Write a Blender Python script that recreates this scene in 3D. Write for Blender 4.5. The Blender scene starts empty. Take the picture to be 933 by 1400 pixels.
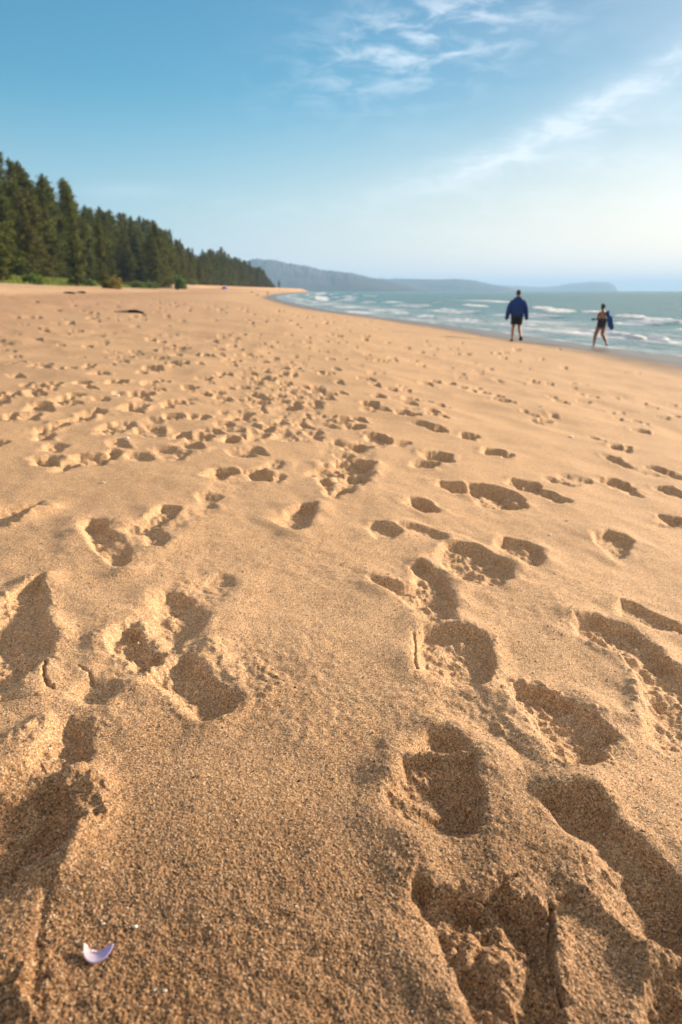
import bpy, bmesh, math, random
import numpy as np
from mathutils import Vector, Matrix
random.seed(7); RNG = np.random.default_rng(11)
R = math.radians
scene = bpy.context.scene
COL = scene.collection

# ------------------------------------------------------------------ camera
H = 2.05                        # lens height above the sea; the sand under it is at 1.3 m
PITCH = R(17.93); SP, CP = math.sin(PITCH), math.cos(PITCH)
cam_d = bpy.data.cameras.new('camera'); cam = bpy.data.objects.new('camera', cam_d); COL.objects.link(cam)
cam.location = (0, 0, H); cam.rotation_euler = (math.pi/2 - PITCH, 0, 0)
cam_d.sensor_fit = 'VERTICAL'; cam_d.sensor_height = 36; cam_d.lens = 24
cam_d.clip_start = 0.05; cam_d.clip_end = 60000
cam_d.dof.use_dof = True; cam_d.dof.focus_distance = 1.5; cam_d.dof.aperture_fstop = 4.0
scene.camera = cam

def ray(px, py):                # direction in the world through a point of the 933 x 1400 photograph
    dx = (px-466.5)/933.3; dy = (700-py)/933.3
    return np.array([dx, CP+dy*SP, -SP+dy*CP])
def on_plane(px, py, z=0.0):
    d = ray(px, py); return np.array([0, 0, H]) + d*((z-H)/d[2])
def at_dist(px, D):             # ground point at horizontal distance D in the azimuth of px (near the horizon row)
    d = ray(px, 398); n = math.hypot(d[0], d[1]); return d[0]/n*D, d[1]/n*D

# ------------------------------------------------------------------ helpers
def mat(name):
    m = bpy.data.materials.new(name); m.use_nodes = True; m.node_tree.nodes.clear(); return m
class G:                        # tiny node-graph helper
    def __init__(s, tree): s.t = tree; s.n = tree.nodes; s.l = tree.links
    def node(s, typ, **kw):
        n = s.n.new(typ)
        for k, v in kw.items(): setattr(n, k, v)
        return n
    def put(s, sock, v):
        if isinstance(v, (int, float)): sock.default_value = v
        elif isinstance(v, (tuple, list)):
            sock.default_value = tuple(v) + ((1,) if len(v) == 3 and len(sock.default_value) == 4 else ())
        else: s.l.new(v, sock)
    def math(s, op, a, b=0.0, c=None, clamp=False):
        n = s.node('ShaderNodeMath', operation=op, use_clamp=clamp); s.put(n.inputs[0], a); s.put(n.inputs[1], b)
        if c is not None: s.put(n.inputs[2], c)
        return n.outputs[0]
    def mix(s, f, a, b, blend='MIX'):
        n = s.node('ShaderNodeMix', data_type='RGBA', blend_type=blend); n.clamp_factor = True
        s.put(n.inputs[0], f); s.put(n.inputs[6], a); s.put(n.inputs[7], b); return n.outputs[2]
    def noise(s, vec, scale, detail=3, rough=.55, out=0, dist=0.0):
        n = s.node('ShaderNodeTexNoise'); s.put(n.inputs['Scale'], scale); s.put(n.inputs['Detail'], detail)
        s.put(n.inputs['Roughness'], rough); s.put(n.inputs['Distortion'], dist)
        if vec is not None: s.l.new(vec, n.inputs['Vector'])
        return n.outputs[out]
    def ramp(s, v, a, b, x=0.0, y=1.0, smooth=False):
        n = s.node('ShaderNodeMapRange'); n.interpolation_type = 'SMOOTHSTEP' if smooth else 'LINEAR'
        s.put(n.inputs[0], v)
        for i, q in enumerate((a, b, x, y)): s.put(n.inputs[i+1], q)
        return n.outputs[0]
    def mapping(s, vec, scale=(1, 1, 1), rot=(0, 0, 0), loc=(0, 0, 0)):
        n = s.node('ShaderNodeMapping'); s.l.new(vec, n.inputs[0]); n.inputs[1].default_value = loc
        n.inputs[2].default_value = rot; n.inputs[3].default_value = scale; return n.outputs[0]
    def principled(s, **kw):
        p = s.node('ShaderNodeBsdfPrincipled'); o = s.node('ShaderNodeOutputMaterial'); s.l.new(p.outputs[0], o.inputs[0])
        for k, v in kw.items(): s.put(p.inputs[k.replace('_', ' ')], v)
        return p
def simple(name, col, rough=.8, vary=.25, scale=6.0, trans=0.0):
    m = mat(name); g = G(m.node_tree); tc = g.node('ShaderNodeTexCoord').outputs['Object']
    n = g.noise(tc, scale, 4)
    c = g.mix(n, tuple(x*(1-vary) for x in col), tuple(min(1, x*(1+vary)) for x in col))
    p = g.principled(Base_Color=c, Roughness=rough)
    b = g.node('ShaderNodeBump'); b.inputs['Strength'].default_value = .3; b.inputs['Distance'].default_value = .01
    g.l.new(g.noise(tc, scale*5, 3), b.inputs['Height']); g.l.new(b.outputs[0], p.inputs['Normal'])
    return m
def tag(o, label=None, cat=None, group=None, kind=None):
    if label: o['label'] = label
    if cat: o['category'] = cat
    if group: o['group'] = group
    if kind: o['kind'] = kind
    return o
def link(name, me, m=None, parent=None, loc=None, smooth=False):
    o = bpy.data.objects.new(name, me); COL.objects.link(o)
    if m and me is not None:
        me.materials.clear(); me.materials.append(m)
    if parent: o.parent = parent
    if loc is not None: o.location = loc
    if smooth: me.polygons.foreach_set('use_smooth', np.ones(len(me.polygons), bool))
    return o
def empty(name, loc, rz=0, sc=1.0):
    o = bpy.data.objects.new(name, None); COL.objects.link(o); o.empty_display_size = .2
    o.location = loc; o.rotation_euler = (0, 0, rz); o.scale = (sc,)*3; return o
def np_mesh(name, V, F):        # F: (n,3) or (n,4) int array
    me = bpy.data.meshes.new(name); V = np.asarray(V, np.float32); F = np.asarray(F, np.int32); k = F.shape[1]
    me.vertices.add(len(V)); me.vertices.foreach_set('co', V.ravel())
    me.loops.add(F.size); me.loops.foreach_set('vertex_index', F.ravel())
    me.polygons.add(len(F)); me.polygons.foreach_set('loop_start', np.arange(0, F.size, k, dtype=np.int32))
    me.polygons.foreach_set('loop_total', np.full(len(F), k, np.int32))
    me.update(calc_edges=True); me.validate(); return me
def fattr(me, name, arr):
    a = me.attributes.new(name, 'FLOAT', 'POINT'); a.data.foreach_set('value', np.asarray(arr, np.float32).ravel())
def grid_faces(nr, nc):
    i = np.arange(nr-1)[:, None]*nc + np.arange(nc-1)[None, :]
    return np.stack([i, i+1, i+nc+1, i+nc], -1).reshape(-1, 4)

# gradient noise in numpy
_P = np.random.default_rng(3).permutation(4096).astype(np.int64)
_A = np.random.default_rng(4).uniform(0, 2*np.pi, 4096); _GX, _GY = np.cos(_A), np.sin(_A)
def perlin(x, y, seed=0):
    xi = np.floor(x).astype(np.int64); yi = np.floor(y).astype(np.int64); xf = x-xi; yf = y-yi
    u = xf*xf*xf*(xf*(xf*6-15)+10); v = yf*yf*yf*(yf*(yf*6-15)+10)
    def g(ix, iy, dx, dy):
        h = _P[(_P[(ix+seed*57) & 4095] + iy) & 4095]; return _GX[h]*dx + _GY[h]*dy
    a = g(xi, yi, xf, yf); b = g(xi+1, yi, xf-1, yf); c = g(xi, yi+1, xf, yf-1); d = g(xi+1, yi+1, xf-1, yf-1)
    return ((a+(b-a)*u) + ((c+(d-c)*u)-(a+(b-a)*u))*v)*1.5
def sstep(x, a, b):
    t = np.clip((x-a)/(b-a), 0, 1); return t*t*(3-2*t)

# ------------------------------------------------------------------ the lie of the beach
_sh = [(933, 487), (850, 478), (790, 470), (740, 462), (670, 452), (600, 442.5), (550, 436.5), (500, 430.5), (459, 425), (423, 418.5), (400, 413.5), (380, 408.8), (378, 406), (384, 403.8), (400, 402.2), (428, 400.9)]
_pts = np.array([on_plane(a, b)[:2] for a, b in _sh])
_Y = np.concatenate([[-200, -60, 0, 12], _pts[:, 1], [1500, 3000]])
_x0, _y0 = _pts[0]
_X = np.concatenate([[_x0+(_y0-q)*0.07 for q in (-200, -60, 0, 12)], _pts[:, 0], [_pts[-1, 0]/_pts[-1, 1]*1500-4, _pts[-1, 0]/_pts[-1, 1]*3000-10]])
_t = np.sinh(np.linspace(np.arcsinh(-200/20), np.arcsinh(3000/20), 1500))*20
_xs = np.interp(_t, _Y, _X)
for _ in range(3):
    _xs = np.convolve(np.pad(_xs, 12, mode='edge'), np.ones(25)/25, 'valid')
def x_shore(Y): return np.interp(Y, _t, _xs)
_pl = np.array([-4000, -60, 0, 2, 4, 7, 10, 13, 20, 24, 26, 29, 34, 39, 46, 60, 300, 4000.])
_pz = np.array([-60, -4.0, 0, .14, .27, .54, .90, 1.30, 1.72, 1.86, 2.26, 2.50, 2.72, 2.98, 4.35, 4.5, 4.9, 6.])
_lt = np.linspace(-60, 120, 1801); _lz = np.interp(_lt, _pl, _pz)
_lz = np.convolve(np.pad(_lz, 9, mode='edge'), np.ones(19)/19, 'valid')
def inland(X, Y):
    l = x_shore(Y)-X
    return np.where(l > 0, l*(1+np.clip((Y-200)/150, 0, 3)), l)
def base(X, Y):
    X = np.asarray(X, float); Y = np.asarray(Y, float)
    l = inland(X, Y) + 2.2*perlin(X/31+5, Y/31, 9)*np.clip((np.abs(Y)-6)/25, 0, 1)*(x_shore(Y)-X > 6)*sstep(x_shore(Y)-X, 6, 18)
    return np.where(np.abs(l) < 59, np.interp(l, _lt, _lz), np.interp(l, _pl, _pz))
def ground_at(px, py):          # where the line of sight through px, py meets the sand
    d = ray(px, py); ts = np.geomspace(.3, 3000, 1500)
    Z = H+d[2]*ts-base(d[0]*ts, d[1]*ts); k = np.argmax(Z < 0)
    if Z[k] >= 0: k = len(ts)-1
    a, b = ts[max(k-1, 0)], ts[k]
    for _ in range(30):
        m = (a+b)/2
        if H+d[2]*m-base(d[0]*m, d[1]*m) < 0: b = m
        else: a = m
    return np.array([d[0]*b, d[1]*b, float(base(d[0]*b, d[1]*b))])

# ------------------------------------------------------------------ sand sheet, one height field with every footprint pressed into it
h0 = .75
ys = np.arange(1900, 416, -1.25)
dep = PITCH - np.arctan((700-ys)/933.3)
rr = h0/np.tan(np.clip(dep, .001, 1.45)); rr = rr[rr < 42]
far = [rr[-1]]
while far[-1] < 1400: far.append(far[-1]*1.014)
rr = np.concatenate([np.linspace(.02, rr[0]*.97, 8), rr, far[1:]])
az = np.concatenate([np.arange(-180, -60, 3.0), np.arange(-60, -45, .8), np.arange(-45, 45, .092), np.arange(45, 60, .8), np.arange(60, 181, 3.0)])
az[-1] = 180
az = R(1)*az; NR, NC = len(rr), len(az)
PX = rr[:, None]*np.sin(az)[None, :]; PY = rr[:, None]*np.cos(az)[None, :]
drr = np.gradient(rr)[:, None]; SPC = np.maximum(np.minimum(drr, 1e9), rr[:, None]*R(.092))
SPC = np.broadcast_to(SPC, PX.shape)
BASE = base(PX, PY)
HT = np.zeros_like(PX); CRUMB = np.zeros_like(PX); DIG = np.zeros_like(PX)
ROWFAR = rr < 90
def octave(x, y, lam, seed, cut=2.2):
    w = np.clip((lam/(SPC[:x.shape[0]]*cut)-1), 0, 1) if x.shape == PX.shape else 1
    return perlin(x/lam, y/lam, seed)*w
nf = int(ROWFAR.sum()); sx, sy = PX[:nf], PY[:nf]
u1 = octave(sx, sy, 1.3, 1)*.028*sstep(rr[:nf], 2, 6)[:, None]; u2 = octave(sx, sy, .42, 2)*.011
u3 = perlin(sx/.16, sy/.16, 3)*np.clip(.16/(SPC[:nf]*2)-1, 0, 1)*.0035
HT[:nf] += u1+u2+u3
# broad scuffed lumps further off (old trodden sand)
tr = sstep(rr[:nf], 2.5, 8)[:, None]*sstep(x_shore(sy)-sx, 3.0, 7.5)
lum = perlin(sx/.55, sy/.75, 5)*np.clip(.55/(SPC[:nf]*1.3)-1, 0, 1)
HT[:nf] += -np.abs(lum)*.022*tr

def window(cx, cy, rad):
    r = math.hypot(cx, cy); a = math.atan2(cx, cy)
    i0, i1 = np.searchsorted(rr, [max(r-rad, 0), r+rad]); da = math.asin(min(1, rad/max(r, rad)))
    j0, j1 = np.searchsorted(az, [a-da, a+da]); return slice(max(i0-1, 0), i1+1), slice(max(j0-1, 0), j1+1)

def poly_sd(x, y, P):           # signed distance, negative inside
    d = np.full(x.shape, 1e9); ins = np.zeros(x.shape, bool); n = len(P)
    for i in range(n):
        ax, ay = P[i]; bx, by = P[(i+1) % n]; ex, ey = bx-ax, by-ay; wx, wy = x-ax, y-ay
        t = np.clip((wx*ex+wy*ey)/(ex*ex+ey*ey+1e-12), 0, 1)
        d = np.minimum(d, (wx-ex*t)**2+(wy-ey*t)**2)
        c = ((ay > y) != (by > y)); den = (by-ay) if abs(by-ay) > 1e-12 else 1e-12
        ins ^= c & (x < ex*(y-ay)/den+ax)
    d = np.sqrt(d); return np.where(ins, -d, d)
def pit(poly, depth, wall=.014, rim=.22, floor=.25, deep=None, crumb=.0, seed=0, soft=0.0):
    P = [tuple(ground_at(a, b)[:2]) for a, b in poly]
    cx = sum(p[0] for p in P)/len(P); cy = sum(p[1] for p in P)/len(P)
    rad = max(math.hypot(p[0]-cx, p[1]-cy) for p in P)+.09
    si, sj = window(cx, cy, rad); x, y = PX[si, sj], PY[si, sj]
    sd = poly_sd(x, y, P)+perlin(x/.03, y/.03, seed+20)*.0035+perlin(x/.011, y/.011, seed+21)*.0016+perlin(x/.075, y/.075, seed+27)*.006
    nx, ny = (x-cx)/max(rad-.09, .03), (y-cy)/max(rad-.09, .03); lee = np.clip(-(nx*.80+ny*.45)*1.1+.25, 0, 1)+.25*perlin(x/.05, y/.05, seed+25)
    lee = np.clip(lee, 0, 1); wall = wall*1.3*(1-lee)+(.024+wall)*lee
    m = sstep(-sd, -.004, wall); m2 = sstep(-sd, -.003, wall+.045)
    fl = 1-.16*sstep(perlin(x/.05, y/.05, seed+28), .06, .12)-.10*sstep(perlin(x/.028, y/.028, seed+29), .10, .16)+1.1*floor*(perlin(x/.055, y/.055, seed+22)*.9+perlin(x/.02, y/.02, seed+23)*.45)
    D = depth*.66*(m*.70+m2*.30)*fl*(1+.42*np.clip(nx*.75+ny*.55, -1.2, 1.2))
    if deep:                    # (px, py, radius, extra) places pressed deeper or (negative) left standing
        for a, b, r_, e in deep:
            q = ground_at(a, b); D = D+e*m*np.exp(-(((x-q[0])**2+(y-q[1])**2)/(r_*r_)))
    D = D*(1-.5*DIG[si, sj]*m)
    HT[si, sj] = np.minimum(HT[si, sj], 0.35*HT[si, sj])*(m) + HT[si, sj]*(1-m) - D
    out = np.exp(-((sd-.012)/.016)**2)*(sd > -.004)
    wv = .55+.8*perlin(x/.09, y/.09, seed+24)
    HT[si, sj] += depth*rim*.6*out*np.clip(wv, 0, 1.3)*(1-m)*(1-lee)
    HT[si, sj] += depth*.30*np.exp(-((np.clip(sd, 0, 9)-.02)/.045)**2)*(sd > -.01)*np.clip(.45+1.1*perlin(x/.13, y/.13, seed+40), 0, 1.4)*(1-m)*(1-DIG[si, sj])*(rim > 0)
    DIG[si, sj] = np.maximum(DIG[si, sj], m)
    CRUMB[si, sj] = np.maximum(CRUMB[si, sj], (crumb*np.exp(-(np.clip(sd, 0, 1)/.03)**2)*(1-.6*lee)+m*.12)*np.clip(.7+.8*perlin(x/.06, y/.06, seed+26), 0.1, 1.3))
def crack(pts, w=.0022, d=.010):
    P = [ground_at(a, b)[:2] for a, b in pts]; P = np.array(P); c = P.mean(0); rad = np.abs(P-c).max()*1.5+.02
    si, sj = window(c[0], c[1], rad); x, y = PX[si, sj], PY[si, sj]
    xx = x+perlin(x/.012, y/.012, 77)*.003; yy = y+perlin(x/.012, y/.012, 78)*.003; dd = np.full(x.shape, 1e9)
    for a, b in zip(P[:-1], P[1:]):
        e = b-a; t = np.clip(((xx-a[0])*e[0]+(yy-a[1])*e[1])/(e@e), 0, 1)
        dd = np.minimum(dd, np.hypot(xx-a[0]-e[0]*t, yy-a[1]-e[1]*t))
    HT[si, sj] -= d*np.exp(-(dd/w)**2)
def ridge(pts, w, h, crumb=0.0):
    P = np.array([ground_at(a, b)[:2] for a, b in pts]); c = P.mean(0); rad = np.abs(P-c).max()*1.5+3*w
    si, sj = window(c[0], c[1], rad); x, y = PX[si, sj], PY[si, sj]; dd = np.full(x.shape, 1e9)
    if len(P) == 1: dd = np.hypot(x-P[0][0], y-P[0][1])
    for a, b in zip(P[:-1], P[1:]):
        e = b-a; t = np.clip(((x-a[0])*e[0]+(y-a[1])*e[1])/(e@e), 0, 1)
        dd = np.minimum(dd, np.hypot(x-a[0]-e[0]*t, y-a[1]-e[1]*t))
    HT[si, sj] += .55*h*np.exp(-(dd/w)**2)*(1+.5*perlin(x/.03, y/.03, 71)); CRUMB[si, sj] = np.maximum(CRUMB[si, sj], crumb*np.exp(-(dd/w)**2))

COAST = math.atan2(-81, 981)
def foot(px, py, wpx, depth=None, turn=0.0, L=None, seed=0, xy=None, W=None):
    if xy is None:
        q = ground_at(px, py); z = q[1]*CP + (H-q[2])*SP; W = min(.25, wpx*z/933*1.08)
    else: q = xy
    L = L or min(.30, max(.19, W*1.35)); depth = depth or .031*min(1.1, .6+W/.24)
    a = COAST+turn; ca, sa = math.cos(a), math.sin(a)
    si, sj = window(q[0], q[1], L*.5+.12); x, y = PX[si, sj], PY[si, sj]
    if x.size == 0: return
    dx, dy = x-q[0], y-q[1]; nn = perlin(x/.06+seed*3.1, y/.06, 31)*.017+perlin(x/.018, y/.018, 32)*.004
    u = (dx*sa+dy*ca)/(L/2); v = (dx*ca-dy*sa)
    s = 1 if seed % 2 else -1; v = v-s*.012*np.sin(u*2.2)
    hw = W/2*(1-.20*np.exp(-((u+.15)/.32)**2)+.08*np.clip(u, -1, 1)); hw = np.maximum(hw, .02)
    q_ = np.power(np.abs(u)**2.6+np.abs(v/hw)**2.6, 1/2.6); sd = (q_-1)*W/2+nn
    lee = np.clip(-(dx*.80+dy*.45)/(W*.6)+.3, 0, 1); m = sstep(-sd, -.004, .018*(1-lee)+.045*lee)
    fl = 1+.40*np.cos(u*3.0)*np.abs(u)+.45*perlin(x/.05+seed, y/.05, 33)-.28*sstep(perlin(x/.045, y/.045+seed, 35), .04, .14)
    D = (1-.7*DIG[si, sj])*depth*m*fl*(1+.45*np.clip((dx*.8+dy*.5)/(W*.6), -1, 1))
    HT[si, sj] = HT[si, sj]*(1-.6*m)-D
    rim = np.exp(-((sd-.016)/.018)**2)*(1-m)*np.clip(.5+.9*perlin(x/.12+seed, y/.12, 34), 0, 1.4)
    HT[si, sj] += depth*.30*rim*(1-.7*lee); CRUMB[si, sj] = np.maximum(CRUMB[si, sj], .7*rim*(1-lee)+.10*m); DIG[si, sj] = np.maximum(DIG[si, sj], m)

# -- far and random prints first, so that the traced ones lie on top of them
k = 0
for _ in range(2600):
    Y = 7.0+65*random.random()**1.4; l = random.uniform(3.0, 24)
    if l > 17 and random.random() < .5: continue
    if l < 6.5 and random.random() < .75: continue
    X = float(x_shore(Y))-l
    if abs(math.atan2(X, Y)) > R(42): continue
    d = math.hypot(X, Y); py = 398+1030*(H-float(base(X, Y)))/d
    if py > 505 and random.random() < .85: continue
    foot(0, 0, 0, xy=(X, Y), W=random.uniform(.13, .22), L=random.uniform(.20, .27), depth=random.uniform(.012, .034)*(1.3 if d > 14 else .8), turn=random.gauss(0, .35), seed=k); k += 1
for _ in range(160):            # beside the view, for a camera a step aside
    a = random.choice([-1, 1])*random.uniform(33, 58); r = random.uniform(1.0, 7)
    foot(0, 0, 0, xy=(r*math.sin(R(a)), r*math.cos(R(a))), W=.12, L=.28, depth=.028, turn=random.gauss(0, .3), seed=k); k += 1
SMALL = """22 485 12;52 465 10;15 496 10;28 493 10;46 500 12;118 474 12;98 505 20;134 512 20;166 495 18;171 487 22;206 478 16;206 465 14;221 467 10;182 479 12
111 526 22;158 524 25;56 531 20;73 529 18;44 539 17;84 547 18;103 543 20;54 556 28;189 540 32;208 504 26;224 521 14;232 550 24;178 558 28;240 497 22;216 489 16;152 455 12;6 546 16
20 542 14;239 486 14;235 472 12;277 516 22;307 510 20;258 530 22;276 537 24;304 542 24;228 554 16;240 549 18;330 564 32;322 570 28;332 527 20;346 536 13;351 547 28;340 486 18;324 491 12
359 493 14;362 504 18;341 503 12;362 516 28;385 503 20;386 523 16;394 532 32;430 532 28;416 527 14;393 554 30;402 549 18;391 575 34;408 580 34;468 571 26;482 583 30;489 572 22;443 512 16;401 512 8;464 522 12
496 518 14;467 537 12;452 490 14;431 477 12;401 486 12;375 488 12;366 473 14;317 472 12;319 466 10;288 465 16;304 461 14;346 456 10;343 451 9;279 486 18;301 477 14;274 498 8;464 467 10;422 461 8
497 518 16;513 527 14;537 532 16;555 533 16;517 542 18;564 546 28;506 553 24;599 552 18;591 563 20;590 568 20;547 565 18;562 569 20;595 588 30;640 598 28;513 597 28;672 620 32;598 626 48;521 494 20;537 490 14
575 481 10;546 472 8;611 485 8;633 501 12;601 490 8;566 492 14;669 504 10;580 525 16;596 521 14;616 523 16;633 530 12;645 535 12;664 537 14;681 542 14;688 549 22;731 522 14;681 521 12;718 563 10;730 567 14;745 574 20;508 510 12
753 526 10;767 549 20;798 548 17;813 542 15;795 538 8;780 524 8;841 543 12;881 551 9;919 553 11;924 570 17;847 571 15;871 574 22;875 588 26;837 562 10;856 563 8;811 596 14;822 600 14;843 612 20;858 613 9;840 630 20;852 635 20
757 569 12;900 642 28;918 650 24;915 672 28;917 710 34;8 573 18;56 588 24;70 585 20;100 575 24;118 569 22;182 560 28;62 632 38;125 628 46;152 621 22;210 585 30;245 596 20;262 600 22;300 648 40;354 650 40;283 684 34
345 600 26;315 602 26;325 585 22;405 592 16;375 636 26;482 612 42;462 606 18;478 636 56;487 652 40;444 660 22;462 674 26;510 600 26;575 693 42;720 666 50;783 655 46;843 661 44;660 674 52;685 684 52;620 668 36""".replace('\n', ';')
for s in SMALL.split(';'):
    a, b, w = [float(t) for t in s.split()]
    if b < 560: w *= 1.12
    shallow = .013 if (a, b) in ((783, 655), (325, 585), (283, 684), (375, 636)) else None
    foot(a, b, w, depth=shallow, turn=random.gauss(.05, .22), seed=k); k += 1
    if w > 17 and random.random() < .6:
        foot(a+random.choice([-1, 1])*w*random.uniform(.35, .7), b+w*random.uniform(-.3, .3), w*random.uniform(.5, .85), depth=random.uniform(.012, .024), turn=random.gauss(0, .7), seed=k+3); k += 1
for _ in range(95):            # worn prints all over the trodden middle distance
    py = random.uniform(448, 625); cx = random.uniform(-20, 640)
    if cx > 480+(py-448)*.9: continue
    foot(cx, py, (py-398)*random.uniform(.13, .20), depth=random.uniform(.012, .024), turn=random.gauss(0, .3), seed=k); k += 1
for _ in range(75):            # the busy middle of the trail and the trodden sand left of it
    py = random.uniform(462, 600); cx = 345+(py-450)*.62 if random.random() < .55 else random.uniform(30, 420)
    foot(cx+random.gauss(0, 26), py, (py-398)*random.uniform(.14, .21), depth=random.uniform(.016, .030), turn=random.gauss(0, .3), seed=k); k += 1
# -- traced prints
pit([(372, 712), (392, 695), (410, 689), (433, 689), (430, 705), (423, 722), (408, 728), (390, 722)], .034, deep=[(415, 694, .05, .010)], seed=1)
pit([(106, 718), (122, 710), (141, 711), (151, 724), (164, 734), (182, 746), (180, 769), (167, 779), (151, 774), (132, 759), (119, 746), (113, 734)], .036, deep=[(130, 716, .035, .010), (128, 745, .02, .012), (165, 742, .05, -.012)], seed=2)
pit([(164, 721), (193, 711), (222, 692), (248, 695), (244, 705), (225, 718), (231, 740), (222, 748), (199, 746), (190, 737), (170, 730)], .028, floor=.7, crumb=.8, seed=3)
pit([(0, 692), (30, 688), (58, 684), (40, 700), (20, 716), (-30, 720), (-40, 700)], .030, crumb=.6, seed=4)
ridge([(15, 716), (30, 704), (50, 696), (70, 692)], .025, .020, 1.0)
pit([(276, 790), (300, 782), (322, 786), (324, 800), (305, 812), (280, 808)], .016, wall=.04, floor=.4, seed=5)
pit([(590, 757), (608, 742), (628, 740), (655, 748), (680, 762), (700, 778), (703, 794), (688, 802), (660, 804), (630, 794), (605, 780)], .038, deep=[(630, 768, .03, .010), (662, 785, .04, -.014)], floor=.5, seed=6)
pit([(497, 718), (512, 714), (540, 720), (552, 728), (536, 738), (510, 736)], .024, seed=7)
pit([(532, 716), (560, 716), (590, 722), (613, 732), (610, 739), (585, 733), (555, 724)], .026, seed=8)
pit([(672, 736), (690, 732), (712, 736), (724, 742), (742, 752), (746, 768), (736, 779), (715, 772), (695, 756), (678, 748)], .034, deep=[(688, 737, .03, .012), (718, 750, .02, -.018)], seed=9)
pit([(808, 731), (830, 727), (855, 734), (866, 744), (858, 764), (840, 766), (822, 752), (810, 742)], .034, crumb=.5, seed=10)
pit([(590, 660), (615, 661), (640, 666), (672, 668), (700, 674), (720, 684), (705, 696), (680, 698), (655, 692), (640, 676), (612, 668)], .034, seed=12)
pit([(437, 632), (460, 634), (490, 628), (512, 636), (504, 650), (496, 668), (470, 668), (450, 650)], .030, floor=.7, seed=13)
# B, A
pit([(500, 786), (509, 788), (528, 793), (551, 802), (567, 799), (560, 775), (575, 770), (600, 782), (612, 796), (621, 812), (625, 828), (621, 841), (609, 851), (589, 853), (572, 846), (564, 835), (554, 828), (535, 812), (515, 804), (504, 796)], .032, crumb=.5, deep=[(600, 820, .05, .008), (585, 842, .03, .006), (566, 812, .025, -.016)], floor=.45, seed=14)
pit([(565, 873), (576, 862), (593, 857), (615, 856), (641, 860), (663, 870), (673, 883), (676, 909), (675, 925), (663, 941), (634, 945), (615, 938), (589, 928), (572, 920), (566, 902)], .037, crumb=.5, wall=.010, deep=[(582, 864, .028, .014), (600, 890, .05, -.004), (663, 915, .035, .008)], floor=.3, seed=15)
# C
pit([(560, 1040), (563, 1024), (569, 1013), (584, 1002), (609, 998), (632, 1004), (643, 1015), (650, 1033), (613, 1034), (577, 1037)], .040, wall=.018, rim=.15, seed=16)
pit([(548, 1043), (577, 1037), (613, 1034), (651, 1035), (654, 1051), (654, 1070), (661, 1086), (658, 1109), (656, 1128), (645, 1141), (629, 1147), (606, 1144), (580, 1138), (558, 1128), (532, 1109), (519, 1089), (526, 1073), (542, 1060)], .043, wall=.011, crumb=.7, deep=[(630, 1110, .04, .008), (560, 1095, .035, -.014)], floor=.35, seed=17)
ridge([(560, 1040), (585, 1036), (620, 1033), (650, 1034)], .008, .012, .3)
crack([(566, 1042), (578, 1040), (610, 1036), (646, 1037)])
crack([(566, 868), (568, 880), (567, 905), (570, 918)], .0028, .012)
# D E F
pit([(699, 946), (704, 937), (721, 938), (742, 940), (761, 950), (783, 957), (799, 969), (818, 979), (826, 995), (843, 1014), (832, 1025), (828, 1044), (816, 1054), (806, 1062), (788, 1058), (769, 1055), (753, 1041), (744, 1028), (734, 1009), (726, 990), (713, 974), (702, 960)], .037, crumb=1.0, wall=.010, deep=[(740, 948, .03, .010), (765, 960, .03, .008), (810, 1035, .03, .010)], floor=.35, seed=18)
pit([(780, 852), (788, 846), (810, 845), (832, 853), (856, 861), (870, 869), (886, 879), (902, 895), (919, 911), (940, 925), (975, 950), (985, 1000), (955, 1033), (908, 1033), (892, 1025), (875, 1014), (878, 990), (876, 963), (873, 936), (868, 925), (856, 908), (843, 895), (824, 889), (807, 881), (788, 872), (782, 865)], .036, crumb=.6, deep=[(815, 852, .03, .008), (900, 905, .04, .010), (900, 955, .02, .016), (860, 890, .05, -.012)], floor=.5, seed=19)
pit([(837, 838), (848, 824), (870, 826), (891, 837), (910, 846), (940, 858), (960, 880), (925, 866), (891, 861), (875, 854), (854, 849), (843, 846)], .030, crumb=.5, seed=20)
# G
pit([(734, 1084), (752, 1083), (766, 1090), (784, 1085), (807, 1091), (827, 1105), (839, 1121), (857, 1134), (880, 1150), (898, 1169), (919, 1185), (932, 1205), (955, 1260), (940, 1320), (914, 1306), (889, 1292), (877, 1278), (857, 1255), (839, 1240), (823, 1224), (800, 1217), (788, 1187), (782, 1157), (768, 1141), (754, 1118), (740, 1100)], .046, crumb=.4, wall=.012, deep=[(790, 1105, .05, .008), (800, 1170, .05, -.024), (800, 1205, .03, -.014), (915, 1240, .05, .010)], floor=.2, seed=21)
ridge([(800, 1222), (830, 1250), (850, 1275), (880, 1300)], .012, .010, .9)
pit([(878, 1345), (905, 1320), (960, 1310), (1000, 1420), (990, 1500), (880, 1500), (872, 1410)], .040, crumb=1.0, floor=.5, seed=22)
# H
pit([(560, 1200), (575, 1196), (593, 1212), (616, 1221), (658, 1224), (686, 1210), (709, 1224), (732, 1233), (753, 1247), (753, 1279), (760, 1326), (769, 1363), (778, 1400), (790, 1450), (740, 1480), (665, 1450), (639, 1400), (616, 1335), (600, 1310), (588, 1290), (576, 1255), (562, 1224)], .046, crumb=.9, wall=.013, deep=[(605, 1250, .035, .014), (655, 1232, .03, .012), (650, 1290, .05, -.022), (700, 1320, .05, -.012)], floor=.75, seed=23)
crack([(753, 1232), (755, 1262), (752, 1300), (760, 1340), (770, 1368)], .003, .014)
crack([(636, 1226), (665, 1224), (690, 1206), (706, 1197)], .003, .010)
crack([(766, 1225), (785, 1226)], .004, .010)
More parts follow.
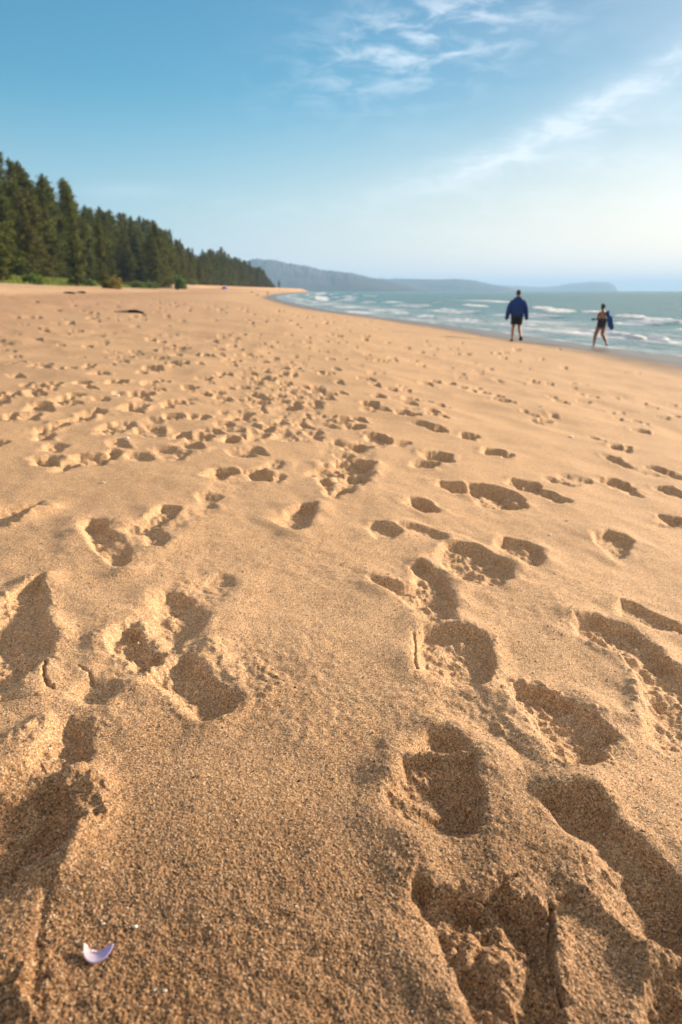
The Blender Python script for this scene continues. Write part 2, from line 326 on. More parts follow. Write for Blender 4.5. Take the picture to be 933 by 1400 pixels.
# left group
pit([(195, 851), (208, 817), (225, 808), (247, 810), (266, 817), (274, 829), (289, 840), (277, 862), (259, 877), (240, 889), (225, 889), (210, 874), (199, 866)], .037, wall=.022, deep=[(250, 815, .03, .010), (236, 845, .05, -.008)], floor=.2, seed=24)
pit([(142, 877), (161, 861), (180, 855), (195, 862), (210, 889), (232, 892), (225, 907), (202, 922), (180, 926), (172, 904), (150, 896), (144, 889)], .036, crumb=.8, deep=[(150, 885, .018, .010)], floor=.7, seed=25)
pit([(188, 930), (210, 919), (240, 900), (259, 889), (270, 904), (292, 922), (319, 941), (330, 952), (315, 971), (292, 984), (274, 985), (255, 975), (232, 956), (210, 941)], .042, wall=.02, crumb=.4, deep=[(265, 905, .04, .008)], floor=.2, seed=26)
pit([(84, 950), (101, 934), (124, 926), (150, 934), (172, 937), (161, 952), (142, 964), (120, 967), (98, 962)], .022, wall=.022, seed=27)
pit([(-40, 850), (0, 820), (30, 800), (60, 790), (68, 815), (64, 840), (69, 855), (75, 881), (67, 904), (49, 922), (22, 941), (-40, 958)], .038, wall=.020, crumb=.7, deep=[(10, 870, .04, .008)], floor=.35, seed=28)
crack([(64, 905), (60, 920), (63, 936), (72, 944)], .003, .014); crack([(-10, 958), (20, 957), (50, 955)], .002, .008); crack([(108, 912), (122, 922), (126, 932)], .0025, .008)
pit([(70, 990), (95, 975), (125, 988), (133, 1025), (120, 1052), (90, 1066), (50, 1078), (0, 1098), (-60, 1120), (-60, 1068), (0, 1052), (35, 1040), (55, 1018)], .036, wall=.026, floor=.25, crumb=.3, seed=29)
pit([(-60, 1125), (0, 1101), (45, 1087), (80, 1077), (98, 1088), (100, 1110), (105, 1135), (95, 1160), (70, 1178), (40, 1195), (10, 1225), (-60, 1290)], .050, wall=.016, floor=.25, crumb=.6, deep=[(20, 1190, .04, .010)], seed=30)
ridge([(115, 1062), (135, 1085), (140, 1115), (120, 1150)], .026, .022, 1.0)
ridge([(110, 1140), (100, 1175), (85, 1200)], .012, .014, .6)
ridge([(10, 1020), (35, 1000), (60, 985)], .02, .012, .8)
crack([(72, 1200), (60, 1235), (52, 1290), (50, 1350)], .006, .003)
ridge([(20, 1330), (40, 1380)], .03, .012, 1.0); ridge([(700, 1010), (680, 990)], .03, .006, .6)
ridge([(530, 1020), (560, 1015)], .018, .008, .2); ridge([(870, 990), (872, 940)], .018, .010, .5)
ridge([(290, 880), (310, 900), (322, 925)], .02, .007, .6)
pit([(578, 944), (620, 948), (665, 955), (700, 985), (730, 1020), (745, 1045), (715, 1062), (680, 1035), (655, 1012), (600, 995), (570, 985)], .009, wall=.05, rim=0, floor=.8, seed=61)
for P_, d_ in (([(548, 795), (575, 845), (590, 862), (640, 858), (628, 830), (640, 800), (600, 770)], .008), ([(500, 712), (560, 712), (640, 738), (700, 770), (690, 745), (610, 716), (540, 700)], .008), ([(100, 705), (190, 712), (260, 690), (310, 668), (300, 700), (240, 745), (185, 775), (120, 750)], .009),
        ([(270, 690), (285, 655), (330, 640), (375, 650), (350, 668), (310, 690)], .007), ([(140, 860), (200, 800), (270, 775), (335, 780), (330, 815), (290, 850), (300, 900), (240, 930), (120, 975), (85, 960)], .010), ([(430, 600), (520, 600), (515, 660), (460, 690), (425, 660)], .008), ([(360, 545), (440, 520), (450, 600), (390, 610)], .007)):
    pit(P_, d_, wall=.06, rim=0, floor=.7, seed=70+len(P_))
pit([(535, 1160), (565, 1180), (575, 1215), (590, 1290), (620, 1350), (600, 1340), (560, 1240)], .010, wall=.04, rim=0, floor=.4, seed=62)
pit([(300, 880), (340, 890), (380, 930), (350, 960), (325, 940)], .006, wall=.05, rim=0, floor=.8, crumb=.6, seed=63)

# -- clods, pits of sand grains: finer octaves only where the sheet is fine enough
nn = int((rr < 14).sum()); x, y = PX[:nn], PY[:nn]; sp = SPC[:nn]
def o(lam, seed, cut=2.0): return perlin(x/lam, y/lam, seed)*np.clip(lam/(sp*cut)-1, 0, 1)
patch = sstep(perlin(x/.35, y/.35, 41), -.25, .45)
HT[:nn] += o(.06, 42)*.0016 + o(.028, 43)*.0013*(.4+patch) + o(.014, 44)*.0009*(.4+patch)
cr = CRUMB[:nn]
cl = np.clip(perlin(x/.019, y/.019, 45)+.05, 0, 1)*.010 + np.clip(perlin(x/.009, y/.009, 46), 0, 1)*.005
HT[:nn] += cl*cr*np.clip(.02/(sp*1.5)-1, 0, 1)
near = sstep(-rr[:nn], -2.6, -.7)[:, None]
HT[:nn] += (o(.0060, 47, 1.4)*.0006 + o(.0034, 48, 1.1)*.0010)*(.35+.65*near)
HT[:nn] += -np.clip(o(.011, 49)-.30, 0, 1)*.0018*near
HT *= sstep(rr, .02, .2)[:, None]
Z = BASE+HT
V = np.stack([PX, PY, Z], -1).reshape(-1, 3)
me = np_mesh('sand', V, grid_faces(NR, NC)[:, ::-1])
fattr(me, 'inland', (x_shore(PY)-PX)); fattr(me, 'veg', sstep(x_shore(PY)-PX+3*perlin(PX/7, PY/7, 8), 36.3, 38)*sstep(PY*-1, -420, -300)); fattr(me, 'coarse', sstep(-(np.hypot(PX*.9, PY)+.18*perlin(PX/.25, PY/.25, 93)), -1.5, -.5))  # coarse: mask growing towards the camera, for stronger grain and painted vignette

m_sand = mat('sand'); g = G(m_sand.node_tree)
tc = g.node('ShaderNodeTexCoord').outputs['Object']
def attr(g, n): return g.node('ShaderNodeAttribute', attribute_name=n).outputs['Fac']
big = g.noise(tc, 1.1, 4, .6); mid = g.noise(tc, 9.0, 4, .6)
vor = g.node('ShaderNodeTexVoronoi'); g.l.new(tc, vor.inputs['Vector']); vor.inputs['Scale'].default_value = 430
sep = g.node('ShaderNodeSeparateColor'); g.l.new(vor.outputs['Color'], sep.inputs[0])
rp = g.node('ShaderNodeValToRGB'); g.l.new(sep.outputs[0], rp.inputs[0]); rp.color_ramp.interpolation = 'CONSTANT'
els = [(0, (.075, .045, .026)), (.19, (.28, .185, .105)), (.42, (.48, .275, .122)), (.64, (.62, .37, .19)), (.83, (.76, .48, .265)), (.93, (.90, .70, .48))]
e = rp.color_ramp.elements
e[0].position, e[0].color = 0, els[0][1]+(1,); e[1].position, e[1].color = els[1][0], els[1][1]+(1,)
for p_, c_ in els[2:]: q = e.new(p_); q.color = c_+(1,)
grain = rp.outputs[0]
c = g.mix(g.ramp(big, .3, .7, .0, .8), (.53, .335, .185), (.61, .385, .22))
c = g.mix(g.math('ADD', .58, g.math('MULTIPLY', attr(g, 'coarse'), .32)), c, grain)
c = g.mix(g.math('MULTIPLY', attr(g, 'coarse'), .85), c, g.mix(1.0, c, (.38, .32, .27), 'MULTIPLY'))  # vignette darkening painted into the sand colour around the camera
c = g.mix(g.ramp(mid, .45, .75, 0, .16), c, (.34, .25, .17))
inl = attr(g, 'inland')
rd = g.math('MULTIPLY', g.ramp(inl, 14, 21, 0, 1, True), g.ramp(inl, 23, 26, 1, 0, True)); c = g.mix(g.math('MULTIPLY', rd, g.ramp(g.noise(tc, .9, 5, .7), .4, .6, .15, .8)), c, (.40, .215, .115))
pale = g.ramp(inl, 24, 33, 0, .55, True); c = g.mix(pale, c, (.62, .42, .28))
# the band below the berm is strewn with darker, redder sand
wetn = g.math('ADD', inl, g.math('MULTIPLY', g.noise(g.mapping(tc, (.35, .12, 1)), 1, 3), 2.2))
wet = g.ramp(wetn, 3.0, 6.6, 1, 0, True)
c = g.mix(g.math('MULTIPLY', wet, .95), c, (.155, .12, .088))
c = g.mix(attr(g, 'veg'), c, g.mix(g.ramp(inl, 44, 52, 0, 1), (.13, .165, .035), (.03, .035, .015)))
p = g.principled(Base_Color=c, Roughness=g.ramp(wet, .3, 1, .92, .32))
p.inputs['Specular IOR Level'].default_value = .3
b = g.node('ShaderNodeBump'); b.inputs['Strength'].default_value = .6; b.inputs['Distance'].default_value = .0012
g.l.new(g.math('ADD', vor.outputs['Distance'], g.math('MULTIPLY', g.noise(tc, 160, 3), 1.2)), b.inputs['Height']); g.l.new(b.outputs[0], p.inputs['Normal'])
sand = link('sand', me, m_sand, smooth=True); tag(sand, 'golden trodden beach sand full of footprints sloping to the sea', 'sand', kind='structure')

# ------------------------------------------------------------------ loose coarse grains lying on the near sand
def sand_z(x, y):
    r = math.hypot(x, y); a = math.atan2(x, y); i = min(max(np.searchsorted(rr, r)-1, 0), NR-2); j = min(max(np.searchsorted(az, a)-1, 0), NC-2)
    f = (r-rr[i])/(rr[i+1]-rr[i]); h = (a-az[j])/(az[j+1]-az[j])
    return float((Z[i, j]*(1-h)+Z[i, j+1]*h)*(1-f)+(Z[i+1, j]*(1-h)+Z[i+1, j+1]*h)*f)
NG = 85000
gr = np.sqrt(RNG.uniform(.25**2, 2.3**2, NG)); keep = RNG.uniform(size=NG) < np.clip(1.25-gr*.38, .25, 1); gr = gr[keep]; ga = RNG.uniform(-R(48), R(48), len(gr))
gi = np.clip(np.searchsorted(rr, gr), 1, NR-2); gj = np.clip(np.searchsorted(az, ga), 1, NC-2)
gx, gy, gz = PX[gi, gj]+RNG.normal(0, .0006, len(gi)), PY[gi, gj]+RNG.normal(0, .0006, len(gi)), Z[gi, gj]
n = len(gx); size = .00055+.0011*RNG.uniform(size=n)**3; size = np.where(RNG.uniform(size=n) < .018, size+RNG.uniform(.0005, .0016, n), size)
octa = np.array([(1, 0, 0), (0, 1, 0), (-1, 0, 0), (0, -1, 0), (0, 0, 1), (0, 0, -1)], float)
OF = np.array([(0, 1, 4), (1, 2, 4), (2, 3, 4), (3, 0, 4), (1, 0, 5), (2, 1, 5), (3, 2, 5), (0, 3, 5)])
th = RNG.uniform(0, 6.28, n); sc = size[:, None]*RNG.uniform(.6, 1.3, (n, 3))
L_ = octa[None]*sc[:, None, :]*RNG.uniform(.8, 1.2, (n, 6, 1))
til = RNG.normal(0, .4, n); lx = L_[..., 0]; ly = L_[..., 1]*np.cos(til)[:, None]-L_[..., 2]*np.sin(til)[:, None]; lz = L_[..., 1]*np.sin(til)[:, None]+L_[..., 2]*np.cos(til)[:, None]
wx = lx*np.cos(th)[:, None]-ly*np.sin(th)[:, None]+gx[:, None]; wy = lx*np.sin(th)[:, None]+ly*np.cos(th)[:, None]+gy[:, None]; wz = lz+gz[:, None]+size[:, None]*.25
me = np_mesh('sand_grains', np.stack([wx, wy, wz], -1).reshape(-1, 3), (OF[None]+np.arange(n)[:, None, None]*6).reshape(-1, 3))
fattr(me, 'tone', np.repeat(RNG.uniform(size=n), 6))
m_gr = mat('sand_grain'); g = G(m_gr.node_tree)
rp = g.node('ShaderNodeValToRGB'); g.l.new(attr(g, 'tone'), rp.inputs[0]); e = rp.color_ramp.elements; rp.color_ramp.interpolation = 'CONSTANT'
e[0].color = (.04, .03, .022, 1); e[1].position = .22; e[1].color = (.25, .13, .065, 1)
for p_, c_ in ((.35, (.42, .25, .14, 1)), (.62, (.55, .36, .21, 1)), (.88, (.50, .42, .34, 1)), (.965, (.78, .72, .64, 1))): q = e.new(p_); q.color = c_
g.principled(Base_Color=rp.outputs[0], Roughness=.6)
tag(link('sand_grains', me, m_gr), 'loose coarse sand grains strewn over the near sand', 'sand grains', kind='stuff')

# ------------------------------------------------------------------ sea
wr = np.concatenate([np.arange(1.5, 16, .7), np.geomspace(16, 400, 620), np.geomspace(405, 26000, 150)])
wa = R(1)*np.concatenate([np.arange(-40, -14, .8), np.arange(-14, 36, .12), np.arange(36, 120, .8)])
WX = wr[:, None]*np.sin(wa)[None]; WY = wr[:, None]*np.cos(wa)[None]
off = WX-x_shore(WY)            # metres out from the waterline
wspc = np.maximum(np.gradient(wr)[:, None], wr[:, None]*R(.12))
def wo(lx, ly, seed, cut=2.0): return perlin(off/lx+perlin(WY/40, off/40, seed+3)*1.2, WY/ly, seed)*np.clip(min(lx, ly)/(wspc*cut)-1, 0, 1)
WZ = .05*wo(5, 16, 1)*sstep(off, 3, 16)+.03*wo(2.2, 6, 2)*sstep(off, 1, 10)+.012*wo(.8, 1.8, 3)+.22*wo(16, 60, 4)*sstep(off, 18, 60)
WZ = WZ*(.25+.75*sstep(off, 0, 8))
foam = np.zeros_like(WX); 
def breaker(o0, hgt, width, wob, seg, seed, thr, face=1.0, trail=2.5):
    global WZ, foam
    c = o0+wob*perlin(WY/22+seed, WY*0+.3, seed); t = off-c
    msk = sstep(perlin(WY/seg+seed*7.7, off/60, seed+1), thr, thr+.35)
    prof = np.where(t > 0, np.exp(-(t/width)**2), np.exp(-(t/(width*.38))**2))
    WZ = WZ+hgt*.5*prof*(.10+.90*msk)
    lip = np.exp(-((t+width*.35)/(width*.75))**2)*msk
    tail = np.exp(-np.clip(-t, 0, 99)/trail)*(t < 0)*msk
    n_ = .5+.8*perlin(off/.5, WY/1.1, seed+5)+.5*perlin(off/.22, WY/.4, seed+6); WZ = WZ+.06*lip*perlin(off/.4, WY/.5, seed+7)
    foam = np.maximum(foam, np.clip(lip*1.5*(.6+.5*n_), 0, 1)); foam = np.maximum(foam, face*tail*np.clip(n_, 0, 1))
breaker(4.6, .20, .8, .9, 8, 11, -.15, .8, 1.6)
breaker(13.5, .42, 1.4, 2.4, 8, 12, -.1, .95, 2.8)
breaker(20, .26, 1.6, 2.2, 20, 13, .15, .7, 2.6)
breaker(28, .34, 2.2, 3, 34, 14, .12, .5, 2.0)
breaker(44, .30, 2.6, 4, 60, 15, .25, .3, 2.0)
for bx, by, hw_, hp in ((765, 425, 22, 4), (742, 421, 14, 2.5), (810, 427, 16, 3), (862, 434, 22, 4), (905, 439, 26, 5), (950, 444, 30, 5), (900, 464, 16, 4), (850, 459, 14, 2), (872, 463, 12, 2), (440, 408, 9, .9), (650, 418, 18, 1.4)):
    c0 = on_plane(bx, by); e0 = on_plane(bx+hw_, by); f0 = on_plane(bx, by-hp)
    o0 = c0[0]-x_shore(c0[1]); dO = off-o0-.6*perlin(WY/3, off/9, int(bx)); sc_ = np.hypot(c0[0], c0[1])
    lat = np.arctan2(WX, WY)-math.atan2(c0[0], c0[1]); wl_ = math.atan2(e0[0], e0[1])-math.atan2(c0[0], c0[1]); wr_ = max(.5, abs(f0[1]-c0[1])*.22)
    m_ = np.exp(-(lat/wl_)**4)*np.exp(-(dO/wr_)**2)
    fz = .75+.7*perlin(off/.45, WY/.9, int(by))+.5*perlin(off/.2, WY/.35, int(bx)+1)
    foam = np.maximum(foam, np.clip(m_*1.5, 0, 1)*np.clip(fz+.15, 0, 1.2)); WZ = WZ+m_*min(1, 60/sc_)*(.16+.07*perlin(off/.5, WY/.8, 5))*min(1, sc_/40+.3)
swash = np.exp(-((off-.25)/.35)**2)*.8
lace = np.clip(1-np.abs(perlin(off/1.3+perlin(WY/3, off/3, 61), WY/4.5, 62))*4.2, 0, 1)*.8
film = sstep(-off, -15, -6)*(.20+.48*np.clip(perlin(off/2.6, WY/11, 63)+.1, 0, 1)+.22*lace)
foam = np.clip(np.maximum(np.maximum(foam, swash*(.6+.6*perlin(WY/1.5, off/.4, 64))), film), 0, 1)
foam *= sstep(-WY, -1500, -500)
me = np_mesh('sea', np.stack([WX, WY, WZ], -1).reshape(-1, 3), grid_faces(len(wr), len(wa))[:, ::-1])
fattr(me, 'foam', foam); fattr(me, 'offshore', off)
m_sea = mat('sea_water'); g = G(m_sea.node_tree); tc = g.node('ShaderNodeTexCoord').outputs['Object']
fo = attr(g, 'foam'); ofs = attr(g, 'offshore')
fn = g.noise(g.mapping(tc, (1.6, .7, 1)), 1.5, 5, .65)
fac = g.ramp(g.math('ADD', fo, g.math('MULTIPLY', g.math('SUBTRACT', fn, .5), .5)), .12, .85, 0, 1)
shoal = g.ramp(ofs, 0, 26, 1, 0, True)
wc = g.mix(shoal, (.002, .125, .130), (.10, .23, .26))
wc = g.mix(g.ramp(g.noise(g.mapping(tc, (.08, .02, 1)), 1, 4), .35, .7, 0, .6), wc, (.002, .068, .072))
col = g.mix(fac, wc, (.88, .89, .92))
p = g.principled(Base_Color=col, Roughness=g.ramp(fac, 0, 1, .22, .75), IOR=1.33)
p.inputs['Specular IOR Level'].default_value = .06
b = g.node('ShaderNodeBump'); b.inputs['Strength'].default_value = .9; b.inputs['Distance'].default_value = .22
hgt = g.math('ADD', g.noise(g.mapping(tc, (.55, .22, 1)), 1.0, 5, .65), g.math('MULTIPLY', g.noise(g.mapping(tc, (3.5, 1.6, 1)), 1, 3), .12))
g.l.new(hgt, b.inputs['Height']); g.l.new(b.outputs[0], p.inputs['Normal'])
tag(link('sea', me, m_sea, smooth=True), 'teal sea with small white breakers and foam along the shore', 'sea', kind='structure')
# sea bed sheet behind the coast so nothing shows empty
# ------------------------------------------------------------------ hills
m_hill = mat('hill_forest'); g = G(m_hill.node_tree); tc = g.node('ShaderNodeTexCoord').outputs['Object']
c = g.mix(g.noise(tc, .012, 6, .7), (.006, .018, .020), (.016, .038, .034)); g.principled(Base_Color=c, Roughness=.95)
def hill(px_y, D, depth, label, seed):
    xs = np.array([a for a, b in px_y], float); ys_ = np.array([b for a, b in px_y], float)
    N, M = 220, 30; q = np.linspace(xs[0], xs[-1], N); top = np.interp(q, xs, ys_)
    el = np.array([ray(a, b)[2]/math.hypot(*ray(a, b)[:2]) for a, b in zip(q, top)])
    aa = np.array([math.atan2(ray(a, 398)[0], ray(a, 398)[1]) for a in q])
    Vv = []
    for j in range(M):
        t = j/(M-1)*2-1                         # -1 front foot, 0 crest, 1 back foot
        Dj = D+t*depth
        prof = max(0, 1-abs(t)**1.5)
        X = Dj*np.sin(aa); Y = Dj*np.cos(aa)
        hz = np.maximum(0, H+el*D)*prof
        hz = hz+hz.max()*.16*perlin(X/(D*.035), Y/(D*.035), seed)*(1-prof)*min(1, prof*4)+hz*.05*perlin(X/(D*.010), Y/(D*.010), seed+1)+hz*.05*perlin(X/(D*.003), Y/(D*.003), seed+2)
        Vv.append(np.stack([X, Y, hz-1.0], -1))
    me = np_mesh('hill', np.array(Vv).reshape(-1, 3), grid_faces(M, N)[:, ::-1])
    o_ = link('hill', me, m_hill, smooth=True); tag(o_, label, 'hill', kind='structure'); return o_
hill([(250, 372), (300, 362), (345, 355), (372, 354.5), (400, 361), (420, 363), (440, 369), (480, 373), (505, 379), (530, 384), (560, 391), (585, 398.4)], 4300, 900, 'long wooded headland beyond the tip of the beach, nearest of the hills', 51)
hill([(430, 380), (480, 379), (510, 381), (560, 381), (600, 382), (625, 381), (645, 383), (665, 387), (685, 390.5), (700, 394), (716, 398.4)], 6200, 900, 'lower blue headland reaching out behind the man in blue', 54)
hill([(640, 393.5), (690, 390), (740, 392.5), (760, 391), (780, 387.5), (812, 385), (832, 386), (840, 390), (846, 398.4)], 10500, 1200, 'faint far island on the sea horizon above the woman', 57)

# ------------------------------------------------------------------ air
bm = bmesh.new(); bmesh.ops.create_cube(bm, size=1)
bmesh.ops.scale(bm, vec=(30000, 30000, 300), verts=bm.verts); bmesh.ops.translate(bm, vec=(0, 3000, 84), verts=bm.verts)
me = bpy.data.meshes.new('haze'); bm.to_mesh(me); bm.free()
for v in me.vertices: 
    if v.co.z < 0: v.co.z = -62
m_h = mat('haze'); g = G(m_h.node_tree); o_ = g.node('ShaderNodeOutputMaterial'); pv = g.node('ShaderNodeVolumePrincipled')
pv.inputs['Color'].default_value = (.42, .67, 1.0, 1); pv.inputs['Density'].default_value = .00014; pv.inputs['Anisotropy'].default_value = 0.0
g.l.new(pv.outputs[0], o_.inputs['Volume'])
tag(link('haze', me, m_h), 'pale sea haze in the air over the whole bay', 'haze', kind='stuff')

# ------------------------------------------------------------------ trees
def leaf_mat(name, lo, hi, warm):
    m = mat(name); g = G(m.node_tree); oi = g.node('ShaderNodeObjectInfo').outputs['Random']; at = attr(g, 'tone')
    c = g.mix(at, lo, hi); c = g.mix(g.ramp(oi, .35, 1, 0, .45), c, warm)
    p = g.node('ShaderNodeBsdfPrincipled'); g.put(p.inputs['Base Color'], c); p.inputs['Roughness'].default_value = .75; p.inputs['Specular IOR Level'].default_value = .2
    t = g.node('ShaderNodeBsdfTranslucent'); g.put(t.inputs[0], c); mx = g.node('ShaderNodeMixShader'); mx.inputs[0].default_value = .2
    o_ = g.node('ShaderNodeOutputMaterial'); g.l.new(p.outputs[0], mx.inputs[1]); g.l.new(t.outputs[0], mx.inputs[2]); g.l.new(mx.outputs[0], o_.inputs[0]); return m
m_needle = leaf_mat('casuarina_needles', (.006, .014, .004), (.17, .20, .040), (.16, .13, .034))  # dark and olive ends of the tone paint shaded gaps and sunlit tufts
m_bush = leaf_mat('shrub_leaves', (.05, .09, .02), (.17, .25, .05), (.11, .16, .04))
m_bushy = leaf_mat('dry_leaves', (.10, .08, .02), (.32, .24, .05), (.25, .17, .04))
m_palm = leaf_mat('palm_leaves', (.05, .10, .02), (.16, .26, .05), (.14, .20, .04))
m_bark = simple('bark', (.10, .075, .055), .9, .4, 3)
def tuft_mesh(pts, dirs, length, width, tone, rng):
    n = len(pts); d = dirs/np.linalg.norm(dirs, axis=1)[:, None]; r = rng.normal(size=(n, 3)); s = np.cross(d, r); s /= np.linalg.norm(s, axis=1)[:, None]
    w = width[:, None]*s; e_ = pts+d*length[:, None]
    V = np.stack([pts-w*.4, pts+w*.4, pts+d*length[:, None]*.55+w, e_, pts+d*length[:, None]*.55-w], 1).reshape(-1, 3)
    b0 = np.arange(n)[:, None]*5; F = np.concatenate([b0+np.array([0, 1, 2]), b0+np.array([0, 2, 4]), b0+np.array([4, 2, 3])], 0)
    return V, F, np.repeat(tone, 5)
def crown_mesh(h, rad, seed, nb, low=.02, top_thin=1.0):
    rng = np.random.default_rng(seed); P, Dr, T = [], [], []
    for i in range(nb):
        t = low+(1-low)*(i+rng.uniform())/nb; zt = h*t
        env = rad*(1-t)**.72*(.75+.35*math.sin(seed+t*9+rng.uniform()*2))*rng.uniform(.65, 1.15)+.12
        if t < .18: env *= .85
        a = rng.uniform(0, 6.283); up = rng.uniform(.35, .85)+.5*t; L = env*1.05; m_ = max(4, int(L*17))
        u = np.sort(rng.uniform(0.08, 1, m_)); jit = rng.normal(0, .07+.10*L/3, (m_, 3))
        zz = zt+L*up*(u-.35*u*u)
        p = np.stack([np.cos(a)*L*u, np.sin(a)*L*u, zz], -1)+jit
        base_t = rng.uniform(0, .8)
        for _ in range(3):
            q = p+rng.normal(0, .12, (m_, 3)); dd = np.stack([np.cos(a)*.5+rng.normal(0, .5, m_), np.sin(a)*.5+rng.normal(0, .5, m_), rng.normal(.25, .6, m_)], -1)
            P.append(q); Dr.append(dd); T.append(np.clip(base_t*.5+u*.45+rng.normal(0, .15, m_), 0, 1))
    nl = 40; P.append(np.stack([rng.normal(0, .06, nl), rng.normal(0, .06, nl), h*(.93+.09*rng.uniform(size=nl))], -1)); Dr.append(np.stack([rng.normal(0, .3, nl), rng.normal(0, .3, nl), np.ones(nl)], -1)); T.append(np.full(nl, .6))
    P = np.concatenate(P); Dr = np.concatenate(Dr); T = np.concatenate(T); n = len(P)
    V, F, T = tuft_mesh(P, Dr, rng.uniform(.28, .62, n), rng.uniform(.03, .065, n), T, rng)
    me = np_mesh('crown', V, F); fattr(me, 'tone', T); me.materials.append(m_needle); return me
def trunk_mesh(h, r, seed, nbr=16):
    rng = random.Random(seed); bm = bmesh.new()
    def tube(pts, rads, s=7):
        prev = None
        for (p, r_) in zip(pts, rads):
            ring = [bm.verts.new((p[0]+r_*math.cos(6.283*k/s), p[1]+r_*math.sin(6.283*k/s), p[2])) for k in range(s)]
            if prev:
                for k in range(s): bm.faces.new((prev[k], prev[(k+1) % s], ring[(k+1) % s], ring[k]))
            prev = ring
        bm.faces.new(prev)
    N = 9; pts = [(.10*math.sin(seed+i*.9)*i/N, .10*math.cos(seed*2+i*.7)*i/N, h*.98*i/N-.3*(i == 0)) for i in range(N+1)]
    tube(pts, [r*(1.35 if i == 0 else 1)*(1-.93*i/N)+.012 for i in range(N+1)])
    for b in range(nbr):
        t = rng.uniform(.12, .85); z = h*t; a = rng.uniform(0, 6.28); L = (1-t)*2.0+.5
        tube([(0, 0, z), (math.cos(a)*L*.5, math.sin(a)*L*.5, z+L*.3), (math.cos(a)*L, math.sin(a)*L, z+L*.7)], [.05*(1.2-t), .03*(1.2-t), .008], 5)
    me = bpy.data.meshes.new('trunk'); bm.to_mesh(me); bm.free(); me.materials.append(m_bark); return me
VARS = [(crown_mesh(h_, r_, 100+i, nb), trunk_mesh(h_, .17, i)) for i, (h_, r_, nb) in enumerate([(16, 2.7, 170), (15, 3.1, 170), (17, 2.3, 165), (14, 2.9, 160), (16, 2.5, 160), (15.5, 2.0, 140)])]
VH = [16, 15, 17, 14, 16, 15.5]
def tree(x, y, hgt, label, group, v=None, rz=None, wid=1.0):
    v = random.randrange(5) if v is None else v
    s = hgt/VH[v]; e_ = empty('casuarina_tree', (x, y, float(base(x, y))-.05), rz if rz is not None else random.uniform(0, 6.28))
    e_.scale = (s*wid, s*wid, s); tag(e_, label, 'tree', group)
    for nm, me_ in (('trunk', VARS[v][1]), ('crown', VARS[v][0])):
        c_ = bpy.data.objects.new(nm, me_); COL.objects.link(c_); c_.parent = e_
    return e_
# skyline of the near wood in the photograph: px -> top y
SKY = [(-80, 190), (0, 212), (12, 212), (30, 217), (55, 232), (75, 240), (90, 262), (104, 246), (112, 248), (122, 288), (140, 284), (160, 292), (185, 299), (215, 305), (240, 316), (255, 330), (272, 343)]
def top_h(px, D):
    yy = np.interp(px, [a for a, b in SKY], [b for a, b in SKY]); d = ray(px, yy); return H+D*d[2]/math.hypot(d[0], d[1])
def row_pt(Y, l): return float(x_shore(Y))-l, Y
def px_of(x, y): 
    f = y*CP+SP*0+ (0)*0; dz = 0.0
    zc = y*CP-dz*SP; return 466.5+933.3*x/zc*1.0
def zone(px):
    return ('standing beyond the left edge of the photo' if px < -12 else 'at the left end' if px < 45 else 'left of the tall thin pair' if px < 92 else 'by the dip in the skyline' if px < 135 else 'behind the yellow bush' if px < 175 else 'in the middle of the wood' if px < 215 else 'towards the far end of the wood' if px < 248 else 'at the wood end before the blue gap')
cnt = 0
Yc = 56.0
while Yc < 290:                 # front row
    l = 50.5+random.uniform(-2, 1.6); x, y = row_pt(Yc, l); D = math.hypot(x, y); px = px_of(x, y)
    if px > -190:
        hh = (top_h(px, D)-4.3)*random.uniform(.66, .86)
        tree(x, y, max(8, hh), 'feathery green casuarina in the front row, %s' % zone(px), 'casuarinas along the near beach edge', wid=1.45); cnt += 1
    Yc += 3.3+Yc*.012
Yc = 56.0
while Yc < 335:                 # main skyline row
    l = 54+random.uniform(-2.2, 2.2); x, y = row_pt(Yc, l); D = math.hypot(x, y); px = px_of(x, y)
    if px > -190:
        tree(x, y, (top_h(px, D)-4.3)*random.uniform(.92, 1.03), 'tall dark casuarina of the second row, %s' % zone(px), 'casuarinas along the near beach edge', wid=1.4); cnt += 1
    Yc += 2.9+Yc*.010
Yc = 62.0
while Yc < 300:                 # behind
    l = 60+random.uniform(-3, 3); x, y = row_pt(Yc, l); D = math.hypot(x, y); px = px_of(x, y)
    if px > -190:
        tree(x, y, (top_h(px, D)-4.3)*random.uniform(.84, .98), 'dark casuarina of the back rows, %s' % zone(px), 'casuarinas along the near beach edge'); cnt += 1
    Yc += 4.6+Yc*.016
for px, D, yy, v, lab in ((108, 128, 243, 5, 'thin lone casuarina spire standing above the wood beside the skyline dip'), (5, 96, 208, 5, 'tallest casuarina spire at the left edge of the photo'), (144, 146, 281, 2, 'pointed casuarina just right of the skyline dip')):
    x, y = at_dist(px, D); d = ray(px, yy)
    tree(x, y, H+D*d[2]/math.hypot(d[0], d[1])-4.4, lab, None, v=v); cnt += 1
for px in np.arange(212, 276, 2.6):  # end of the near wood
    D = 235+(px-226)*1.9+random.uniform(-8, 8); x, y = at_dist(px, D)
    tree(x, y, (top_h(px, D)-float(base(x, y)))*random.uniform(.80, 1.0), 'casuarina of the last trees %s' % zone(px), 'casuarinas along the near beach edge', wid=1.15); cnt += 1
